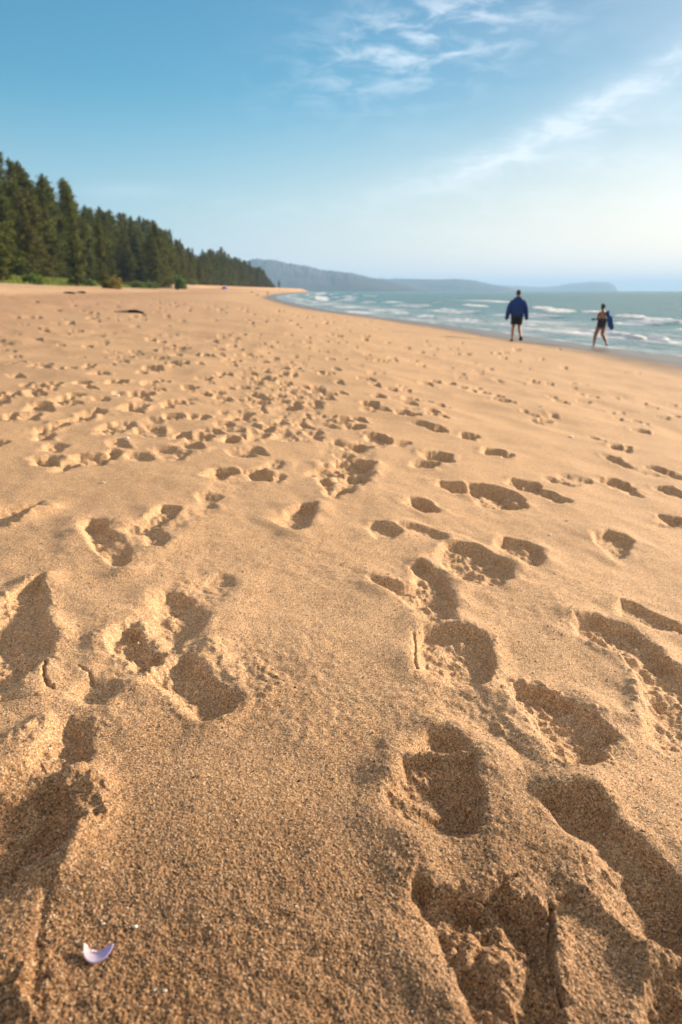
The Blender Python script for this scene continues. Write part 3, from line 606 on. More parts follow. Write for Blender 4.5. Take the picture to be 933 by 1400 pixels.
# far wood, closer to the water
FS = [(272, 352), (280, 343), (290, 341), (300, 343), (306, 340), (318, 351), (330, 354), (345, 359), (356, 364), (364, 372), (371, 383), (377, 391)]
for rowi, (dn, hs) in enumerate(((0, .80), (14, .98), (30, .95))):
    px = 273+rowi*1.5
    while px < 376:
        D = float(np.interp(px, [272, 376], [330, 640]))+dn+random.uniform(-5, 5)
        yy = np.interp(px, [a for a, b in FS], [b for a, b in FS]); d = ray(px, yy); x, y = at_dist(px, D)
        hh = (H+D*d[2]/math.hypot(d[0], d[1])-float(base(x, y)))*hs*random.uniform(.84, 1.06)
        where = 'beside the gap' if px < 298 else 'in its middle' if px < 340 else 'near its low tip'
        tree(x, y, max(4, hh), '%s casuarina of the far bluish wood, %s' % (('short front', 'tall', 'rear')[rowi], where), 'casuarinas of the far wood', wid=1.25); cnt += 1
        px += (3.1 if rowi else 2.7)
x, y = at_dist(382, 640); tree(x, y, 7.0, 'small lone tree standing just past the low tip of the far wood', None, v=3, wid=.9)

# shrubs at the foot of the trees
def shrub(name, px, D, w, h, m, label, cat, seed, n=900, leaf=.13, group=None, droop=.3):
    rng = np.random.default_rng(seed); u = rng.normal(size=(n, 3)); u /= np.linalg.norm(u, axis=1)[:, None]; u[:, 2] = np.abs(u[:, 2])
    rr_ = (rng.uniform(.25, 1, n)**.6)*(1+.35*np.sin(u[:, 0]*7+seed)*np.cos(u[:, 1]*6+seed))
    P = u*rr_[:, None]*np.array([w/2, w/2, h]); P[:, 2] += .05
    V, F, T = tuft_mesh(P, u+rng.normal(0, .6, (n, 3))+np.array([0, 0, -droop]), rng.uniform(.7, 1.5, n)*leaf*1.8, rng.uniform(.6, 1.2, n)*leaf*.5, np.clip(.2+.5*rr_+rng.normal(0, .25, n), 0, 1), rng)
    me = np_mesh('foliage', V, F); fattr(me, 'tone', T)
    x, y = at_dist(px, D); e_ = empty(name, (x, y, float(base(x, y))-.03)); tag(e_, label, cat, group); link('foliage', me, m, e_)
    bm = bmesh.new()
    for k_ in range(6):
        a = k_*1.05; st = [bm.verts.new(v_) for v_ in ((.04, 0, 0), (-.04, 0, 0), (math.cos(a)*w*.3, math.sin(a)*w*.3, h*.7))]; s2 = [bm.verts.new(v_) for v_ in ((0, .04, 0), (0, -.04, 0), (math.cos(a)*w*.3, math.sin(a)*w*.3, h*.7+.02))]
        bm.faces.new(st); bm.faces.new(s2)
    me2 = bpy.data.meshes.new('stem'); bm.to_mesh(me2); bm.free(); link('stem', me2, m_bark, e_); return e_
shrub('shrub', 158, 112, 2.1, 1.55, m_bushy, 'yellow brown bush standing alone on the grass edge before the wood', 'bush', 1, 900, .12)
shrub('shrub', 146.5, 113, 1.1, 1.0, m_needle, 'small dark bush touching the left side of the yellow bush', 'bush', 2, 600, .12)
shrub('shrub', 247, 225, 3.0, 3.4, m_palm, 'bright green young palm-like bush before the far end of the near wood', 'bush', 3, 900, .35)
for i, (px, D, w, h, lab) in enumerate(((46, 108, 2.6, 1.2, 'low green bush at the foot of the trees, leftmost of the bushes'), (104, 134, 2.4, 1.1, 'low green bush left of the yellow bush'), (122, 140, 2.0, 1.0, 'small green bush between the yellow bush and the low bush left of it'),
        (190, 172, 3.4, 1.5, 'low green bush right of the yellow bush'), (207, 196, 4.4, 1.8, 'green bush at the wood foot midway between yellow bush and palm bush'), (226, 226, 4.2, 1.7, 'green bush just left of the bright palm-like bush'), (263, 270, 5, 2.0, 'green bush closing the end of the near wood'), (320, 395, 3, 2.4, 'dark bush at the foot of the far wood beside the purple shelter'))):
    shrub('shrub', px, D, w, h, m_bush, lab, 'bush', 10+i, 1100, .16, 'green bushes at the foot of the wood')

# grass strip
rng = np.random.default_rng(5); n = 26000
gy_ = 45+255*rng.uniform(size=n)**1.5; gl = 37.4+rng.uniform(-1, 1, n)*1.0+rng.uniform(size=n)*11+2*perlin(gy_/9, gy_*0, 12); gx_ = x_shore(gy_)-gl
gz_ = base(gx_, gy_); P = np.stack([gx_, gy_, gz_], -1); Dr = np.stack([rng.normal(0, .45, n), rng.normal(0, .45, n), np.ones(n)], -1)
V, F, T = tuft_mesh(P, Dr, rng.uniform(.15, .50, n), rng.uniform(.02, .05, n), rng.uniform(size=n), rng)
me = np_mesh('grass', V, F); fattr(me, 'tone', T); m_grass = leaf_mat('grass_blades', (.09, .14, .02), (.30, .34, .06), (.22, .25, .05))
tag(link('grass', me, m_grass), 'strip of green beach grass between the sand and the trees', 'grass', kind='stuff')

# ------------------------------------------------------------------ people
def skin(name, J, E, root, m, parent=None, sub=2):
    keys = list(J); idx = {k_: i for i, k_ in enumerate(keys)}
    me = bpy.data.meshes.new(name+'_tmp'); me.from_pydata([J[k_][0] for k_ in keys], [(idx[a], idx[b]) for a, b in E], [])
    o_ = bpy.data.objects.new(name+'_tmp', me); COL.objects.link(o_); o_.modifiers.new('s', 'SKIN').branch_smoothing = .5
    for i, k_ in enumerate(keys):
        r_ = J[k_][1]; sv = me.skin_vertices[0].data[i]; sv.radius = (r_*1.17, r_*1.17) if isinstance(r_, float) else (r_[0]*1.13, r_[1]*1.13); sv.use_root = (k_ == root)
    ss = o_.modifiers.new('b', 'SUBSURF'); ss.levels = sub; ss.render_levels = sub
    dg = bpy.context.evaluated_depsgraph_get(); dg.update(); nm = bpy.data.meshes.new_from_object(o_.evaluated_get(dg)); nm.name = name
    bpy.data.objects.remove(o_); bpy.data.meshes.remove(me)
    return link(name, nm, m, parent, smooth=True)
def hand(J, E, wrist, s, pos, d):
    """five fingers and a palm grown from the wrist, hanging along d"""
    w = Vector(J[wrist][0]); d = Vector(d).normalized(); side = Vector((0, 1, 0)); J['palm'+s] = (tuple(w+d*.06), .026); E.append((wrist, 'palm'+s))
    p0 = w+d*.085
    for i in range(4):
        a = p0+side*(.027-.018*i); L = (.062, .072, .067, .052)[i]
        J['f%d%s' % (i, s)] = (tuple(a), .0095); J['g%d%s' % (i, s)] = (tuple(a+d*L*.55+Vector((0, .004, 0))), .0085); J['h%d%s' % (i, s)] = (tuple(a+d*L+Vector((0, .014, 0))), .007)
        E += [('palm'+s, 'f%d%s' % (i, s)), ('f%d%s' % (i, s), 'g%d%s' % (i, s)), ('g%d%s' % (i, s), 'h%d%s' % (i, s))]
    J['t0'+s] = (tuple(w+d*.035+side*.035), .011); J['t1'+s] = (tuple(w+d*.075+side*.052), .009); E += [('palm'+s, 't0'+s), ('t0'+s, 't1'+s)]
m_skin = simple('skin', (.36, .19, .12), .55, .08, 4); m_skin2 = simple('tanned_skin', (.31, .145, .085), .55, .08, 4)
m_blue = simple('blue_jacket_cloth', (.006, .040, .18), .8, .25, 5); m_teal = simple('dark_blue_cloth', (.010, .06, .22), .8, .3, 6)
m_short = simple('dark_shorts_cloth', (.012, .022, .020), .85, .5, 30); m_hair = simple('brown_hair', (.030, .016, .010), .7, .3, 30); m_hair2 = simple('black_hair', (.008, .007, .008), .6, .3, 30)
m_shoe = simple('dark_rubber', (.015, .012, .012), .7, .2, 10); m_dark = simple('dark_swimwear', (.020, .012, .018), .7, .4, 20)

def man():
    q = ground_at(704.5, 467); e_ = empty('person', tuple(q), R(-6), 1.04); tag(e_, 'man seen from behind walking away in a blue jacket and dark shorts', 'person')
    J = {'pel': ((0, 0, .93), (.145, .11)), 'wai': ((0, 0, 1.08), (.145, .10)), 'che': ((0, .01, 1.26), (.145, .10)), 'nb': ((0, .01, 1.42), .055), 'nk': ((0, .01, 1.53), .052), 'hd': ((0, .02, 1.61), (.070, .082)), 'ht': ((0, .02, 1.69), (.066, .080)), 'hc': ((0, .02, 1.725), .045),
         'nose': ((0, .105, 1.60), .014), 'el': ((-.075, .02, 1.60), .015), 'er': ((.075, .02, 1.60), .015),
         'sl': ((-.185, 0, 1.35), .048), 'sr': ((.185, 0, 1.35), .048), 'ell': ((-.29, -.02, 1.12), .043), 'elr': ((.29, -.02, 1.12), .043), 'wl': ((-.335, .05, .85), .028), 'wr': ((.33, .03, .85), .028),
         'hpl': ((-.085, 0, .86), .088), 'hpr': ((.085, 0, .86), .088), 'knl': ((-.10, .04, .48), .056), 'knr': ((.115, .06, .48), .056), 'cal': ((-.105, .02, .34), .055), 'car': ((.135, -.03, .35), .055),
         'anl': ((-.11, 0, .09), .038), 'anr': ((.165, -.15, .17), .038), 'tl': ((-.12, .10, .035), .036), 'tr': ((.175, -.10, .045), .036), 'hll': ((-.11, -.035, .04), .034), 'hlr': ((.165, -.185, .15), .032)}
    E = [('pel', 'wai'), ('wai', 'che'), ('che', 'nb'), ('nb', 'nk'), ('nk', 'hd'), ('hd', 'ht'), ('ht', 'hc'), ('hd', 'nose'), ('hd', 'el'), ('hd', 'er'), ('che', 'sl'), ('che', 'sr'), ('sl', 'ell'), ('sr', 'elr'), ('ell', 'wl'), ('elr', 'wr'),
         ('pel', 'hpl'), ('pel', 'hpr'), ('hpl', 'knl'), ('hpr', 'knr'), ('knl', 'cal'), ('knr', 'car'), ('cal', 'anl'), ('car', 'anr'), ('anl', 'tl'), ('anr', 'tr'), ('anl', 'hll'), ('anr', 'hlr')]
    hand(J, E, 'wl', 'l', 0, (-.05, .2, -1)); hand(J, E, 'wr', 'r', 0, (.05, .2, -1))
    skin('body', J, E, 'pel', m_skin, e_)
    K = {'h': ((0, 0, .86), (.215, .16)), 'w': ((0, 0, 1.0), (.235, .165)), 'c': ((0, 0, 1.31), (.225, .16)), 's': ((0, 0, 1.42), (.20, .14)), 'y': ((0, 0, 1.49), (.12, .105)), 'k': ((0, 0, 1.54), .075),
         'sl': ((-.195, 0, 1.39), .105), 'sr': ((.195, 0, 1.39), .105), 'el': ((-.285, -.02, 1.12), .092), 'er': ((.285, -.02, 1.12), .092), 'wl': ((-.35, .05, .80), .062), 'wr': ((.345, .03, .80), .062), 'cl': ((-.352, .055, .74), .048), 'cr': ((.347, .035, .74), .048)}
    skin('jacket', K, [('h', 'w'), ('w', 'c'), ('c', 's'), ('s', 'y'), ('y', 'k'), ('c', 'sl'), ('c', 'sr'), ('sl', 'el'), ('sr', 'er'), ('el', 'wl'), ('er', 'wr'), ('wl', 'cl'), ('wr', 'cr')], 'w', m_blue, e_)
    S = {'p': ((0, 0, .92), (.165, .125)), 'l': ((-.088, 0, .84), .110), 'r': ((.088, 0, .84), .110), 'll': ((-.10, .02, .62), .100), 'rr': ((.105, .03, .62), .100), 'l2': ((-.10, .02, .57), .098), 'r2': ((.105, .03, .57), .098)}
    skin('shorts', S, [('p', 'l'), ('p', 'r'), ('l', 'll'), ('r', 'rr'), ('ll', 'l2'), ('rr', 'r2')], 'p', m_short, e_)
    skin('hair', {'a': ((0, -.012, 1.58), (.075, .070)), 'b': ((0, .0, 1.66), (.086, .090)), 'c': ((0, .01, 1.72), (.076, .086)), 'd': ((0, .01, 1.76), .040)}, [('a', 'b'), ('b', 'c'), ('c', 'd')], 'a', m_hair, e_)
    skin('sandal', {'a': ((-.11, -.05, .03), (.055, .035)), 'b': ((-.115, .06, .03), (.058, .035)), 'c': ((-.12, .15, .03), (.054, .03))}, [('a', 'b'), ('b', 'c')], 'a', m_shoe, e_)
    skin('sandal', {'a': ((.165, -.215, .20), (.060, .035)), 'b': ((.17, -.16, .11), (.066, .035)), 'c': ((.178, -.09, .03), (.060, .035))}, [('a', 'b'), ('b', 'c')], 'a', m_shoe, e_)
    return e_, q
pm, qm = man(); print('man at', qm, 'px', (lambda y, z: 700-933.3*((z-H)*CP+y*SP)/(y*CP-(z-H)*SP))(qm[1], qm[2]+1.76))
def woman():
    q = ground_at(819.5, 474); e_ = empty('person', tuple(q), 0); tag(e_, 'dark haired woman in a dark swimsuit walking near the waterline', 'person')
    J = {'pel': ((.0, 0, .86), (.150, .105)), 'wai': ((.01, 0, 1.01), (.110, .080)), 'che': ((.01, .02, 1.19), (.125, .090)), 'nb': ((-.005, .02, 1.31), .062), 'nk': ((-.015, .025, 1.37), .043), 'hd': ((-.02, .035, 1.45), (.062, .072)), 'ht': ((-.02, .035, 1.52), (.060, .070)), 'hc': ((-.02, .035, 1.555), .040),
         'nose': ((-.035, .112, 1.45), .012), 'e1': ((-.085, .04, 1.45), .013), 'e2': ((.045, .03, 1.45), .013),
         'sl': ((-.135, .02, 1.27), .048), 'sr': ((.15, .01, 1.27), .048), 'ell': ((-.165, .05, 1.02), .036), 'elr': ((.21, -.05, 1.03), .036), 'wl': ((-.18, .20, 1.02), .028), 'wr': ((.25, .02, .86), .024),
         'hpl': ((-.08, 0, .78), .102), 'hpr': ((.08, 0, .78), .102), 'knl': ((-.165, .08, .45), .065), 'knr': ((.07, .0, .45), .065), 'cal': ((-.175, .07, .32), .060), 'car': ((.12, -.10, .34), .060),
         'anl': ((-.19, .05, .08), .033), 'anr': ((.195, -.24, .12), .033), 'tl': ((-.20, .15, .03), .030), 'tr': ((.21, -.17, .03), .030), 'hll': ((-.19, .02, .035), .030), 'hlr': ((.195, -.275, .11), .028)}
    E = [('pel', 'wai'), ('wai', 'che'), ('che', 'nb'), ('nb', 'nk'), ('nk', 'hd'), ('hd', 'ht'), ('ht', 'hc'), ('hd', 'nose'), ('hd', 'e1'), ('hd', 'e2'), ('che', 'sl'), ('che', 'sr'), ('sl', 'ell'), ('sr', 'elr'), ('ell', 'wl'), ('elr', 'wr'),
         ('pel', 'hpl'), ('pel', 'hpr'), ('hpl', 'knl'), ('hpr', 'knr'), ('knl', 'cal'), ('knr', 'car'), ('cal', 'anl'), ('car', 'anr'), ('anl', 'tl'), ('anr', 'tr'), ('anl', 'hll'), ('anr', 'hlr')]
    hand(J, E, 'wl', 'l', 0, (-.25, .9, -.1)); hand(J, E, 'wr', 'r', 0, (.1, .3, -1))
    skin('body', J, E, 'pel', m_skin2, e_)
    skin('swimsuit_bottom', {'z': ((0, 0, .97), (.150, .115)), 'a': ((0, 0, .90), (.178, .135)), 'b': ((0, 0, .83), (.185, .140)), 'l': ((-.08, 0, .77), .118), 'r': ((.08, 0, .77), .118)}, [('z', 'a'), ('a', 'b'), ('b', 'l'), ('b', 'r')], 'a', m_dark, e_)
    skin('swimsuit_top', {'a': ((.01, .02, 1.165), (.148, .110)), 'b': ((.01, .02, 1.195), (.150, .112))}, [('a', 'b')], 'a', m_dark, e_)
    skin('hair', {'a': ((-.02, -.01, 1.38), (.068, .055)), 'b': ((-.02, .01, 1.46), (.092, .088)), 'c': ((-.02, .02, 1.54), (.088, .090)), 'd': ((-.02, .02, 1.595), .050), 'e': ((-.015, -.085, 1.50), .045)}, [('a', 'b'), ('b', 'c'), ('c', 'd'), ('b', 'e')], 'b', m_hair2, e_)
    # cloth hanging from her shoulder and arm: pleated sheet with thickness
    bm = bmesh.new(); N, M = 14, 22; vs = []
    for j in range(M):
        t = j/(M-1); cx = .15+.22*t; w = .030+.050*math.sin(min(1, t*1.6+.1)*1.57)*(1-max(0, t-.45)/.55)
        vs.append([bm.verts.new((cx+w*(2*i/(N-1)-1), -.06+.018*math.sin(i*1.3+t*3)-.05*t, 1.315-.66*t-.02*math.sin(i*.9))) for i in range(N)])
    for j in range(M-1):
        for i in range(N-1): bm.faces.new((vs[j][i], vs[j+1][i], vs[j+1][i+1], vs[j][i+1]))
    me = bpy.data.meshes.new('cloth'); bm.to_mesh(me); bm.free()
    o_ = link('beach_cloth', me, m_teal, loc=tuple(q), smooth=True); so = o_.modifiers.new('t', 'SOLIDIFY'); so.thickness = .05; so.offset = 1
    tag(o_, 'dark blue cloth hanging from the woman\'s right shoulder and arm', 'cloth')
    bm = bmesh.new(); bmesh.ops.create_cube(bm, size=1); bmesh.ops.scale(bm, vec=(.12, .03, .075), verts=bm.verts); bmesh.ops.bevel(bm, geom=bm.edges, offset=.008, segments=3, affect='EDGES')
    me = bpy.data.meshes.new('case'); bm.to_mesh(me); bm.free(); o_ = link('pouch', me, m_shoe, loc=(q[0]-.235, q[1]+.31, q[2]+1.0)); o_.rotation_euler = (0, .15, -.6)
    tag(o_, 'small dark thing held out in the woman\'s left hand', 'pouch'); return e_
woman()
def far_person(px, py, D, col, label):
    x, y = at_dist(px, D); z = float(base(x, y)); e_ = empty('person', (x, y, z), random.uniform(0, 6), .98); tag(e_, label, 'person')
    J = {'pel': ((0, 0, .93), (.14, .11)), 'che': ((0, 0, 1.28), (.16, .11)), 'nk': ((0, 0, 1.50), .05), 'hd': ((0, .01, 1.62), .085), 'ht': ((0, .01, 1.70), .07), 'sl': ((-.19, 0, 1.40), .055), 'sr': ((.19, 0, 1.40), .055), 'ell': ((-.26, 0, 1.12), .04), 'elr': ((.26, 0, 1.12), .04), 'wl': ((-.28, .06, .88), .028), 'wr': ((.28, .06, .88), .028),
         'hl': ((-.09, 0, .86), .085), 'hr': ((.09, 0, .86), .085), 'kl': ((-.10, .06, .48), .056), 'kr': ((.10, -.03, .48), .056), 'al': ((-.10, .10, .08), .036), 'ar': ((.10, -.14, .08), .036), 'tl': ((-.10, .22, .03), .034), 'tr': ((.10, -.03, .03), .034)}
    E = [('pel', 'che'), ('che', 'nk'), ('nk', 'hd'), ('hd', 'ht'), ('che', 'sl'), ('che', 'sr'), ('sl', 'ell'), ('sr', 'elr'), ('ell', 'wl'), ('elr', 'wr'), ('pel', 'hl'), ('pel', 'hr'), ('hl', 'kl'), ('hr', 'kr'), ('kl', 'al'), ('kr', 'ar'), ('al', 'tl'), ('ar', 'tr')]
    hand(J, E, 'wl', 'l', 0, (0, .2, -1)); hand(J, E, 'wr', 'r', 0, (0, .2, -1))
    skin('body', J, E, 'pel', m_skin2, e_, 1)
    m_ = simple('far_clothes', col, .8)
    skin('shirt', {'a': ((0, 0, .90), (.17, .14)), 'b': ((0, 0, 1.25), (.19, .14)), 'c': ((0, 0, 1.43), .10)}, [('a', 'b'), ('b', 'c')], 'a', m_, e_, 1)
far_person(366, 402, 270, (.20, .03, .02), 'tiny far person in dark red, standing before the low tip of the far wood')
far_person(388, 401, 420, (.30, .12, .10), 'tiny farthest person in pale red by the water tip')

# ------------------------------------------------------------------ small things on the sand
def rock(name, px, py, w, h, m, label, cat, seed, d=None, group=None):
    q = ground_at(px, py); rng = random.Random(seed); bm = bmesh.new(); bmesh.ops.create_icosphere(bm, subdivisions=3, radius=.5)
    for v in bm.verts:
        f = 1+.22*math.sin(v.co.x*7+seed)*math.cos(v.co.y*6+seed*2)+.10*math.sin(v.co.z*13+v.co.x*11+seed); v.co = Vector((v.co.x*w*f, v.co.y*(d or w*.7)*f, v.co.z*h*f+h*.22))
    me = bpy.data.meshes.new(name); bm.to_mesh(me); bm.free(); o_ = link(name, me, m, loc=(q[0], q[1], sand_z(q[0], q[1]) if q[1] < 60 else q[2]), smooth=True); tag(o_, label, cat, group); return o_
m_drift = simple('driftwood', (.045, .030, .022), .9, .4, 12)
rock('seaweed_clump', 95, 401.5, .75, .18, m_drift, 'left one of two small dark clumps on the pale upper sand', 'clump', 1)
rock('seaweed_clump', 112, 401, .60, .20, m_drift, 'right one of two small dark clumps on the pale upper sand', 'clump', 2)
rock('seaweed_clump', 345, 400, .8, .5, m_drift, 'small dark clump left of the far person in dark red', 'clump', 3)
rock('seaweed_clump', 352, 403.4, 1.1, .3, m_drift, 'low dark clump nearest below the far person in dark red', 'clump', 4)
rock('seaweed_clump', 243, 396, 1.2, .5, m_drift, 'dark clump on the upper sand below the bright palm-like bush', 'clump', 5)
def limb(name, pts, rad, label, cat, m, lift=0.0):
    Q = [ground_at(a, b) for a, b, _ in pts]; o0 = Q[0]
    J = {str(i): ((q[0]-o0[0], q[1]-o0[1], q[2]-o0[2]+pts[i][2]), rad[i]) for i, q in enumerate(Q)}
    o_ = skin(name, J, [(str(i), str(i+1)) for i in range(len(Q)-1)], '0', m); o_.location = tuple(o0); tag(o_, label, cat); return o_
limb('driftwood', [(157, 427.5, .02), (166, 427, .02), (176, 427, .03), (186, 427.5, .03), (196, 429, .015)], [.012, .022, .03, .045, .035], 'dark curved driftwood branch lying on the upper beach', 'driftwood', m_drift)
# far shelter
x, y = at_dist(307.5, 300); e_ = empty('beach_tent', (x, y, float(base(x, y)))); tag(e_, 'small purple and white beach tent at the foot of the far trees', 'tent')
m_purple = simple('purple_cloth', (.16, .10, .50), .8); m_white = simple('white_cloth', (.7, .7, .7), .8)
def dome(name, w, d, h, z0, m, par):
    bm = bmesh.new(); N, M = 16, 7; rows = []
    for j in range(M):
        t = j/(M-1)*math.pi/2; rows.append([bm.verts.new((w*math.cos(t)*math.cos(6.283*i/N)*(1+.08*math.cos(4*6.283*i/N)), d*math.cos(t)*math.sin(6.283*i/N), z0+h*math.sin(t))) for i in range(N)])
    for j in range(M-1):
        for i in range(N): bm.faces.new((rows[j][i], rows[j][(i+1) % N], rows[j+1][(i+1) % N], rows[j+1][i]))
    bmesh.ops.remove_doubles(bm, verts=bm.verts, dist=.002); me = bpy.data.meshes.new(name); bm.to_mesh(me); bm.free(); return link(name, me, m, par, smooth=True)
dome('canopy', 1.15, .9, .95, .1, m_purple, e_); dome('roof_vent', .35, .3, .5, .95, m_white, e_)
# broken shell
q = ground_at(134, 1303)
bm = bmesh.new(); N, M = 26, 9; rows = []
for j in range(M):
    t = j/(M-1)
    rows.append([])
    for i in range(N):
        a = math.pi*(1.03+.95*i/(N-1)); rad = .0165-.0118*t*(1-.45*abs(2*i/(N-1)-1)**3)+.0006*math.sin(i*2.3)*(t > .7)
        k2 = math.sin((a-math.pi))
        zz = .0030+.0030*(1-t)**1.3*(1.0+.3*abs(math.cos(a))) + (.0016*math.sin(i*1.9+1) if t > .85 else 0)
        rows[-1].append(bm.verts.new((rad*math.cos(a)*1.08, rad*math.sin(a)*1.30+.008, max(zz, .0006)-.0005)))
for j in range(M-1):
    for i in range(N-1): bm.faces.new((rows[j][i], rows[j][i+1], rows[j+1][i+1], rows[j+1][i]))
# horn at the left end
me = bpy.data.meshes.new('seashell'); bm.to_mesh(me); bm.free()
for v in me.vertices:
    if v.co.x < -.012 and v.co.y > .0015: v.co.y += .004*(-.012-v.co.x)/.006+.002
m_shell = mat('shell_nacre'); g = G(m_shell.node_tree); tc = g.node('ShaderNodeTexCoord').outputs['Object']; sp_ = g.node('ShaderNodeSeparateXYZ'); g.l.new(tc, sp_.inputs[0])
c = g.mix(g.ramp(sp_.outputs[0], -.017, .010), (.64, .55, .54), (.42, .33, .60)); c = g.mix(g.ramp(sp_.outputs[2], .0035, .0, 0, .8), c, (.50, .44, .50))
c = g.mix(g.ramp(g.noise(tc, 260, 3), .55, .75, 0, .35), c, (.35, .22, .45)); g.principled(Base_Color=c, Roughness=.35, Coat_Weight=.3)
shell = link('seashell', me, m_shell, loc=(q[0], q[1], sand_z(q[0], q[1])+.0008), smooth=True); so = shell.modifiers.new('t', 'SOLIDIFY'); so.thickness = .0012; so.offset = 0
shell.rotation_euler = (R(10), 0, R(8)); tag(shell, 'broken curved white and purple seashell half sunk in the near sand', 'seashell')
m_frag = simple('shell_fragment', (.80, .74, .66), .45, .12, 60)
for i, (a, b, w, lab) in enumerate(((185, 1266, .006, 'tiny rounded white shell chip right above the broken purple shell'), (141, 1262, .0045, 'tiny white shell chip directly above the broken purple shell'), (174, 1240, .0035, 'grey white speck of shell, farthest above the purple shell'), (226, 1356, .0045, 'pale shell chip lower right of the broken purple shell'),
        (775, 713, .017, 'white shell bit lying between footprints on the right'), (752, 731, .014, 'white shell bit left of and nearer than its brighter neighbour on the right'), (173, 600, .03, 'pale shell bit beside the footprints on the left'), (160, 543, .035, 'pale shell bit far off on the left'), (739, 559, .04, 'pale shell bit beyond the line of drag marks'), (781, 597, .035, 'pale shell bit right of the line of drag marks'), (141, 660, .016, 'small pale shell bit below the wide footprint on the left'))):
    rock('shell_chip', a, b, w, w*.45, m_frag, lab, 'shell chip', 30+i, group='white shell chips scattered on the sand')

# ------------------------------------------------------------------ sky and sun
SUN_AZ, SUN_EL = R(58), R(12.5)
w = bpy.data.worlds.new('World'); scene.world = w; w.use_nodes = True; w.node_tree.nodes.clear(); g = G(w.node_tree)
sk = g.node('ShaderNodeTexSky', sky_type='NISHITA'); sk.sun_disc = False; sk.sun_elevation = SUN_EL; sk.sun_rotation = SUN_AZ; sk.air_density = 1.0; sk.dust_density = 1.2; sk.ozone_density = 2.0
tc = g.node('ShaderNodeTexCoord').outputs['Generated']; s = g.node('ShaderNodeSeparateXYZ'); g.l.new(tc, s.inputs[0]); dx, dy, dz = s.outputs
azn = g.math('MULTIPLY', g.math('ARCTAN2', dx, dy), 57.2958); eln = g.math('MULTIPLY', g.math('ARCSINE', dz), 57.2958)
cv = g.node('ShaderNodeCombineXYZ'); g.l.new(azn, cv.inputs[0]); g.l.new(eln, cv.inputs[1]); cvv = cv.outputs[0]
def gauss(cx, cy, ang, sx, sy, curve=0.0):   # soft elongated blob in sky angles
    a = R(ang); u = g.math('SUBTRACT', azn, cx); v = g.math('SUBTRACT', eln, cy)
    p_ = g.math('ADD', g.math('MULTIPLY', u, math.cos(a)), g.math('MULTIPLY', v, math.sin(a))); q_ = g.math('SUBTRACT', g.math('MULTIPLY', v, math.cos(a)), g.math('MULTIPLY', u, math.sin(a)))
    if curve: q_ = g.math('ADD', q_, g.math('MULTIPLY', g.math('MULTIPLY', p_, p_), curve))
    p_ = g.math('DIVIDE', p_, sx); q_ = g.math('DIVIDE', q_, sy)
    return g.math('EXPONENT', g.math('MULTIPLY', g.math('ADD', g.math('MULTIPLY', p_, p_), g.math('MULTIPLY', q_, q_)), -1.0))
n1 = g.noise(g.mapping(cvv, (.10, .30, 1), (0, 0, R(-14))), 2.4, 7, .62, dist=.8); n2 = g.noise(g.mapping(cvv, (.13, .42, 1), (0, 0, R(28))), 2.4, 7, .62, dist=.45); n3 = g.noise(g.mapping(cvv, (.045, .16, 1)), 1.6, 4, .5)
wisp = g.ramp(n1, .38, .72, 0, 1, True); fluff = g.ramp(n2, .40, .70, 0, 1, True)
b1 = g.math('MULTIPLY', gauss(17, 11.4, 23, 12, 1.0, -.006), g.math('ADD', .45, wisp))
b2 = g.math('MULTIPLY', gauss(6.6, 16.8, 12, 8.5, 2.8), g.math('MULTIPLY', fluff, 1.15))
b3 = g.math('MULTIPLY', gauss(18, 8.0, 12, 14, 4.0), g.math('MULTIPLY', wisp, .35))
b4 = g.math('MULTIPLY', gauss(-16, 7.0, 2, 3.2, .5), .22); b5 = g.math('MULTIPLY', gauss(-8, 6.0, 0, 8, .8), g.math('MULTIPLY', wisp, .22))
b6 = g.math('MULTIPLY', g.ramp(g.math('MULTIPLY', n3, g.ramp(azn, -20, 25, .55, 1.0)), .38, .75, 0, .35, True), g.ramp(eln, 3, 22, 1, .5))
cl = g.math('ADD', g.math('ADD', b1, b2), g.math('ADD', b3, g.math('ADD', b4, g.math('ADD', b5, b6))), clamp=True)
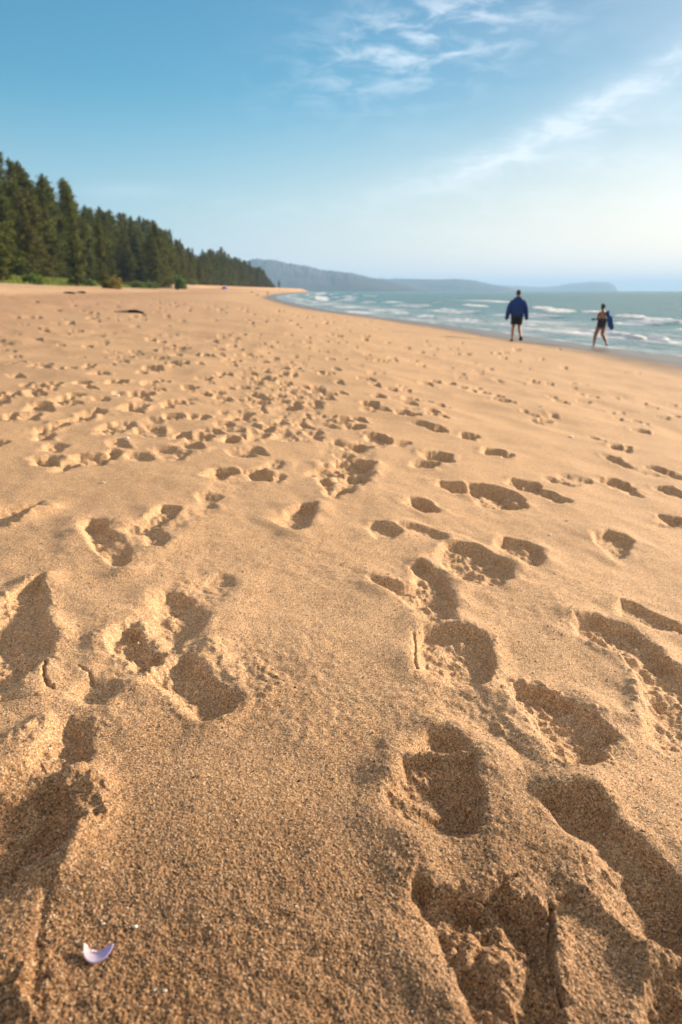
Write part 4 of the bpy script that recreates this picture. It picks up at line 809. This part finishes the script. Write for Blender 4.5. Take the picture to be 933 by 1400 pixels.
skyc = g.mix(1.0, sk.outputs[0], g.mix(g.ramp(azn, -22, 30, 0, 1, True), (.40, .98, 1.10), (.62, .74, .78)), 'MULTIPLY')
# milky lavender air low over the sea
low = g.ramp(eln, -1, 15, .85, 0, True)
skyc = g.mix(low, skyc, g.mix(g.ramp(azn, -25, 30, 0, 1, True), (3.3, 3.9, 4.6), (8.6, 7.2, 6.2)))
back = g.math('MULTIPLY', g.ramp(g.math('ABSOLUTE', azn), 60, 110, 0, 1, True), g.ramp(eln, 2, 12, .6, 1)); top = g.ramp(eln, 34, 55, 0, 1, True)
over = g.math('MULTIPLY', g.math('MAXIMUM', back, top), g.ramp(g.noise(g.mapping(tc, (1, 1, 2.5)), 2.0, 5, .6), .3, .65, .45, 1.0, True))
skyc = g.mix(over, skyc, (4.3, 3.9, 3.5))  # added unseen warm cloud overhead and behind the camera, fill for the shadows
cl_ = g.math('MULTIPLY', cl, .46)
skyc = g.mix(cl_, skyc, (7.2, 7.4, 7.8))
bg = g.node('ShaderNodeBackground'); g.l.new(skyc, bg.inputs[0]); bg.inputs[1].default_value = .076
wo_ = g.node('ShaderNodeOutputWorld'); g.l.new(bg.outputs[0], wo_.inputs[0])
ld = bpy.data.lights.new('sun', 'SUN'); ld.energy = 5.0; ld.angle = R(4.5); ld.color = (1.0, .81, .60)
sun = bpy.data.objects.new('sun', ld); COL.objects.link(sun)
dv = Vector((math.sin(SUN_AZ)*math.cos(SUN_EL), math.cos(SUN_AZ)*math.cos(SUN_EL), math.sin(SUN_EL)))
sun.rotation_euler = dv.to_track_quat('Z', 'Y').to_euler(); sun.location = dv*50

vs_ = scene.view_settings; scene.display_settings.display_device = 'sRGB'
vs_.view_transform = 'Standard'; vs_.look = 'None'; vs_.gamma = 1; vs_.exposure = 1.18; vs_.use_curve_mapping = False
cy = scene.cycles; cy.max_bounces = 6; cy.diffuse_bounces = 3; cy.glossy_bounces = 2; cy.transmission_bounces = 2; cy.volume_bounces = 1; cy.use_denoising = True
print('trees', cnt, 'verts', len(V), 'sand', NR*NC)
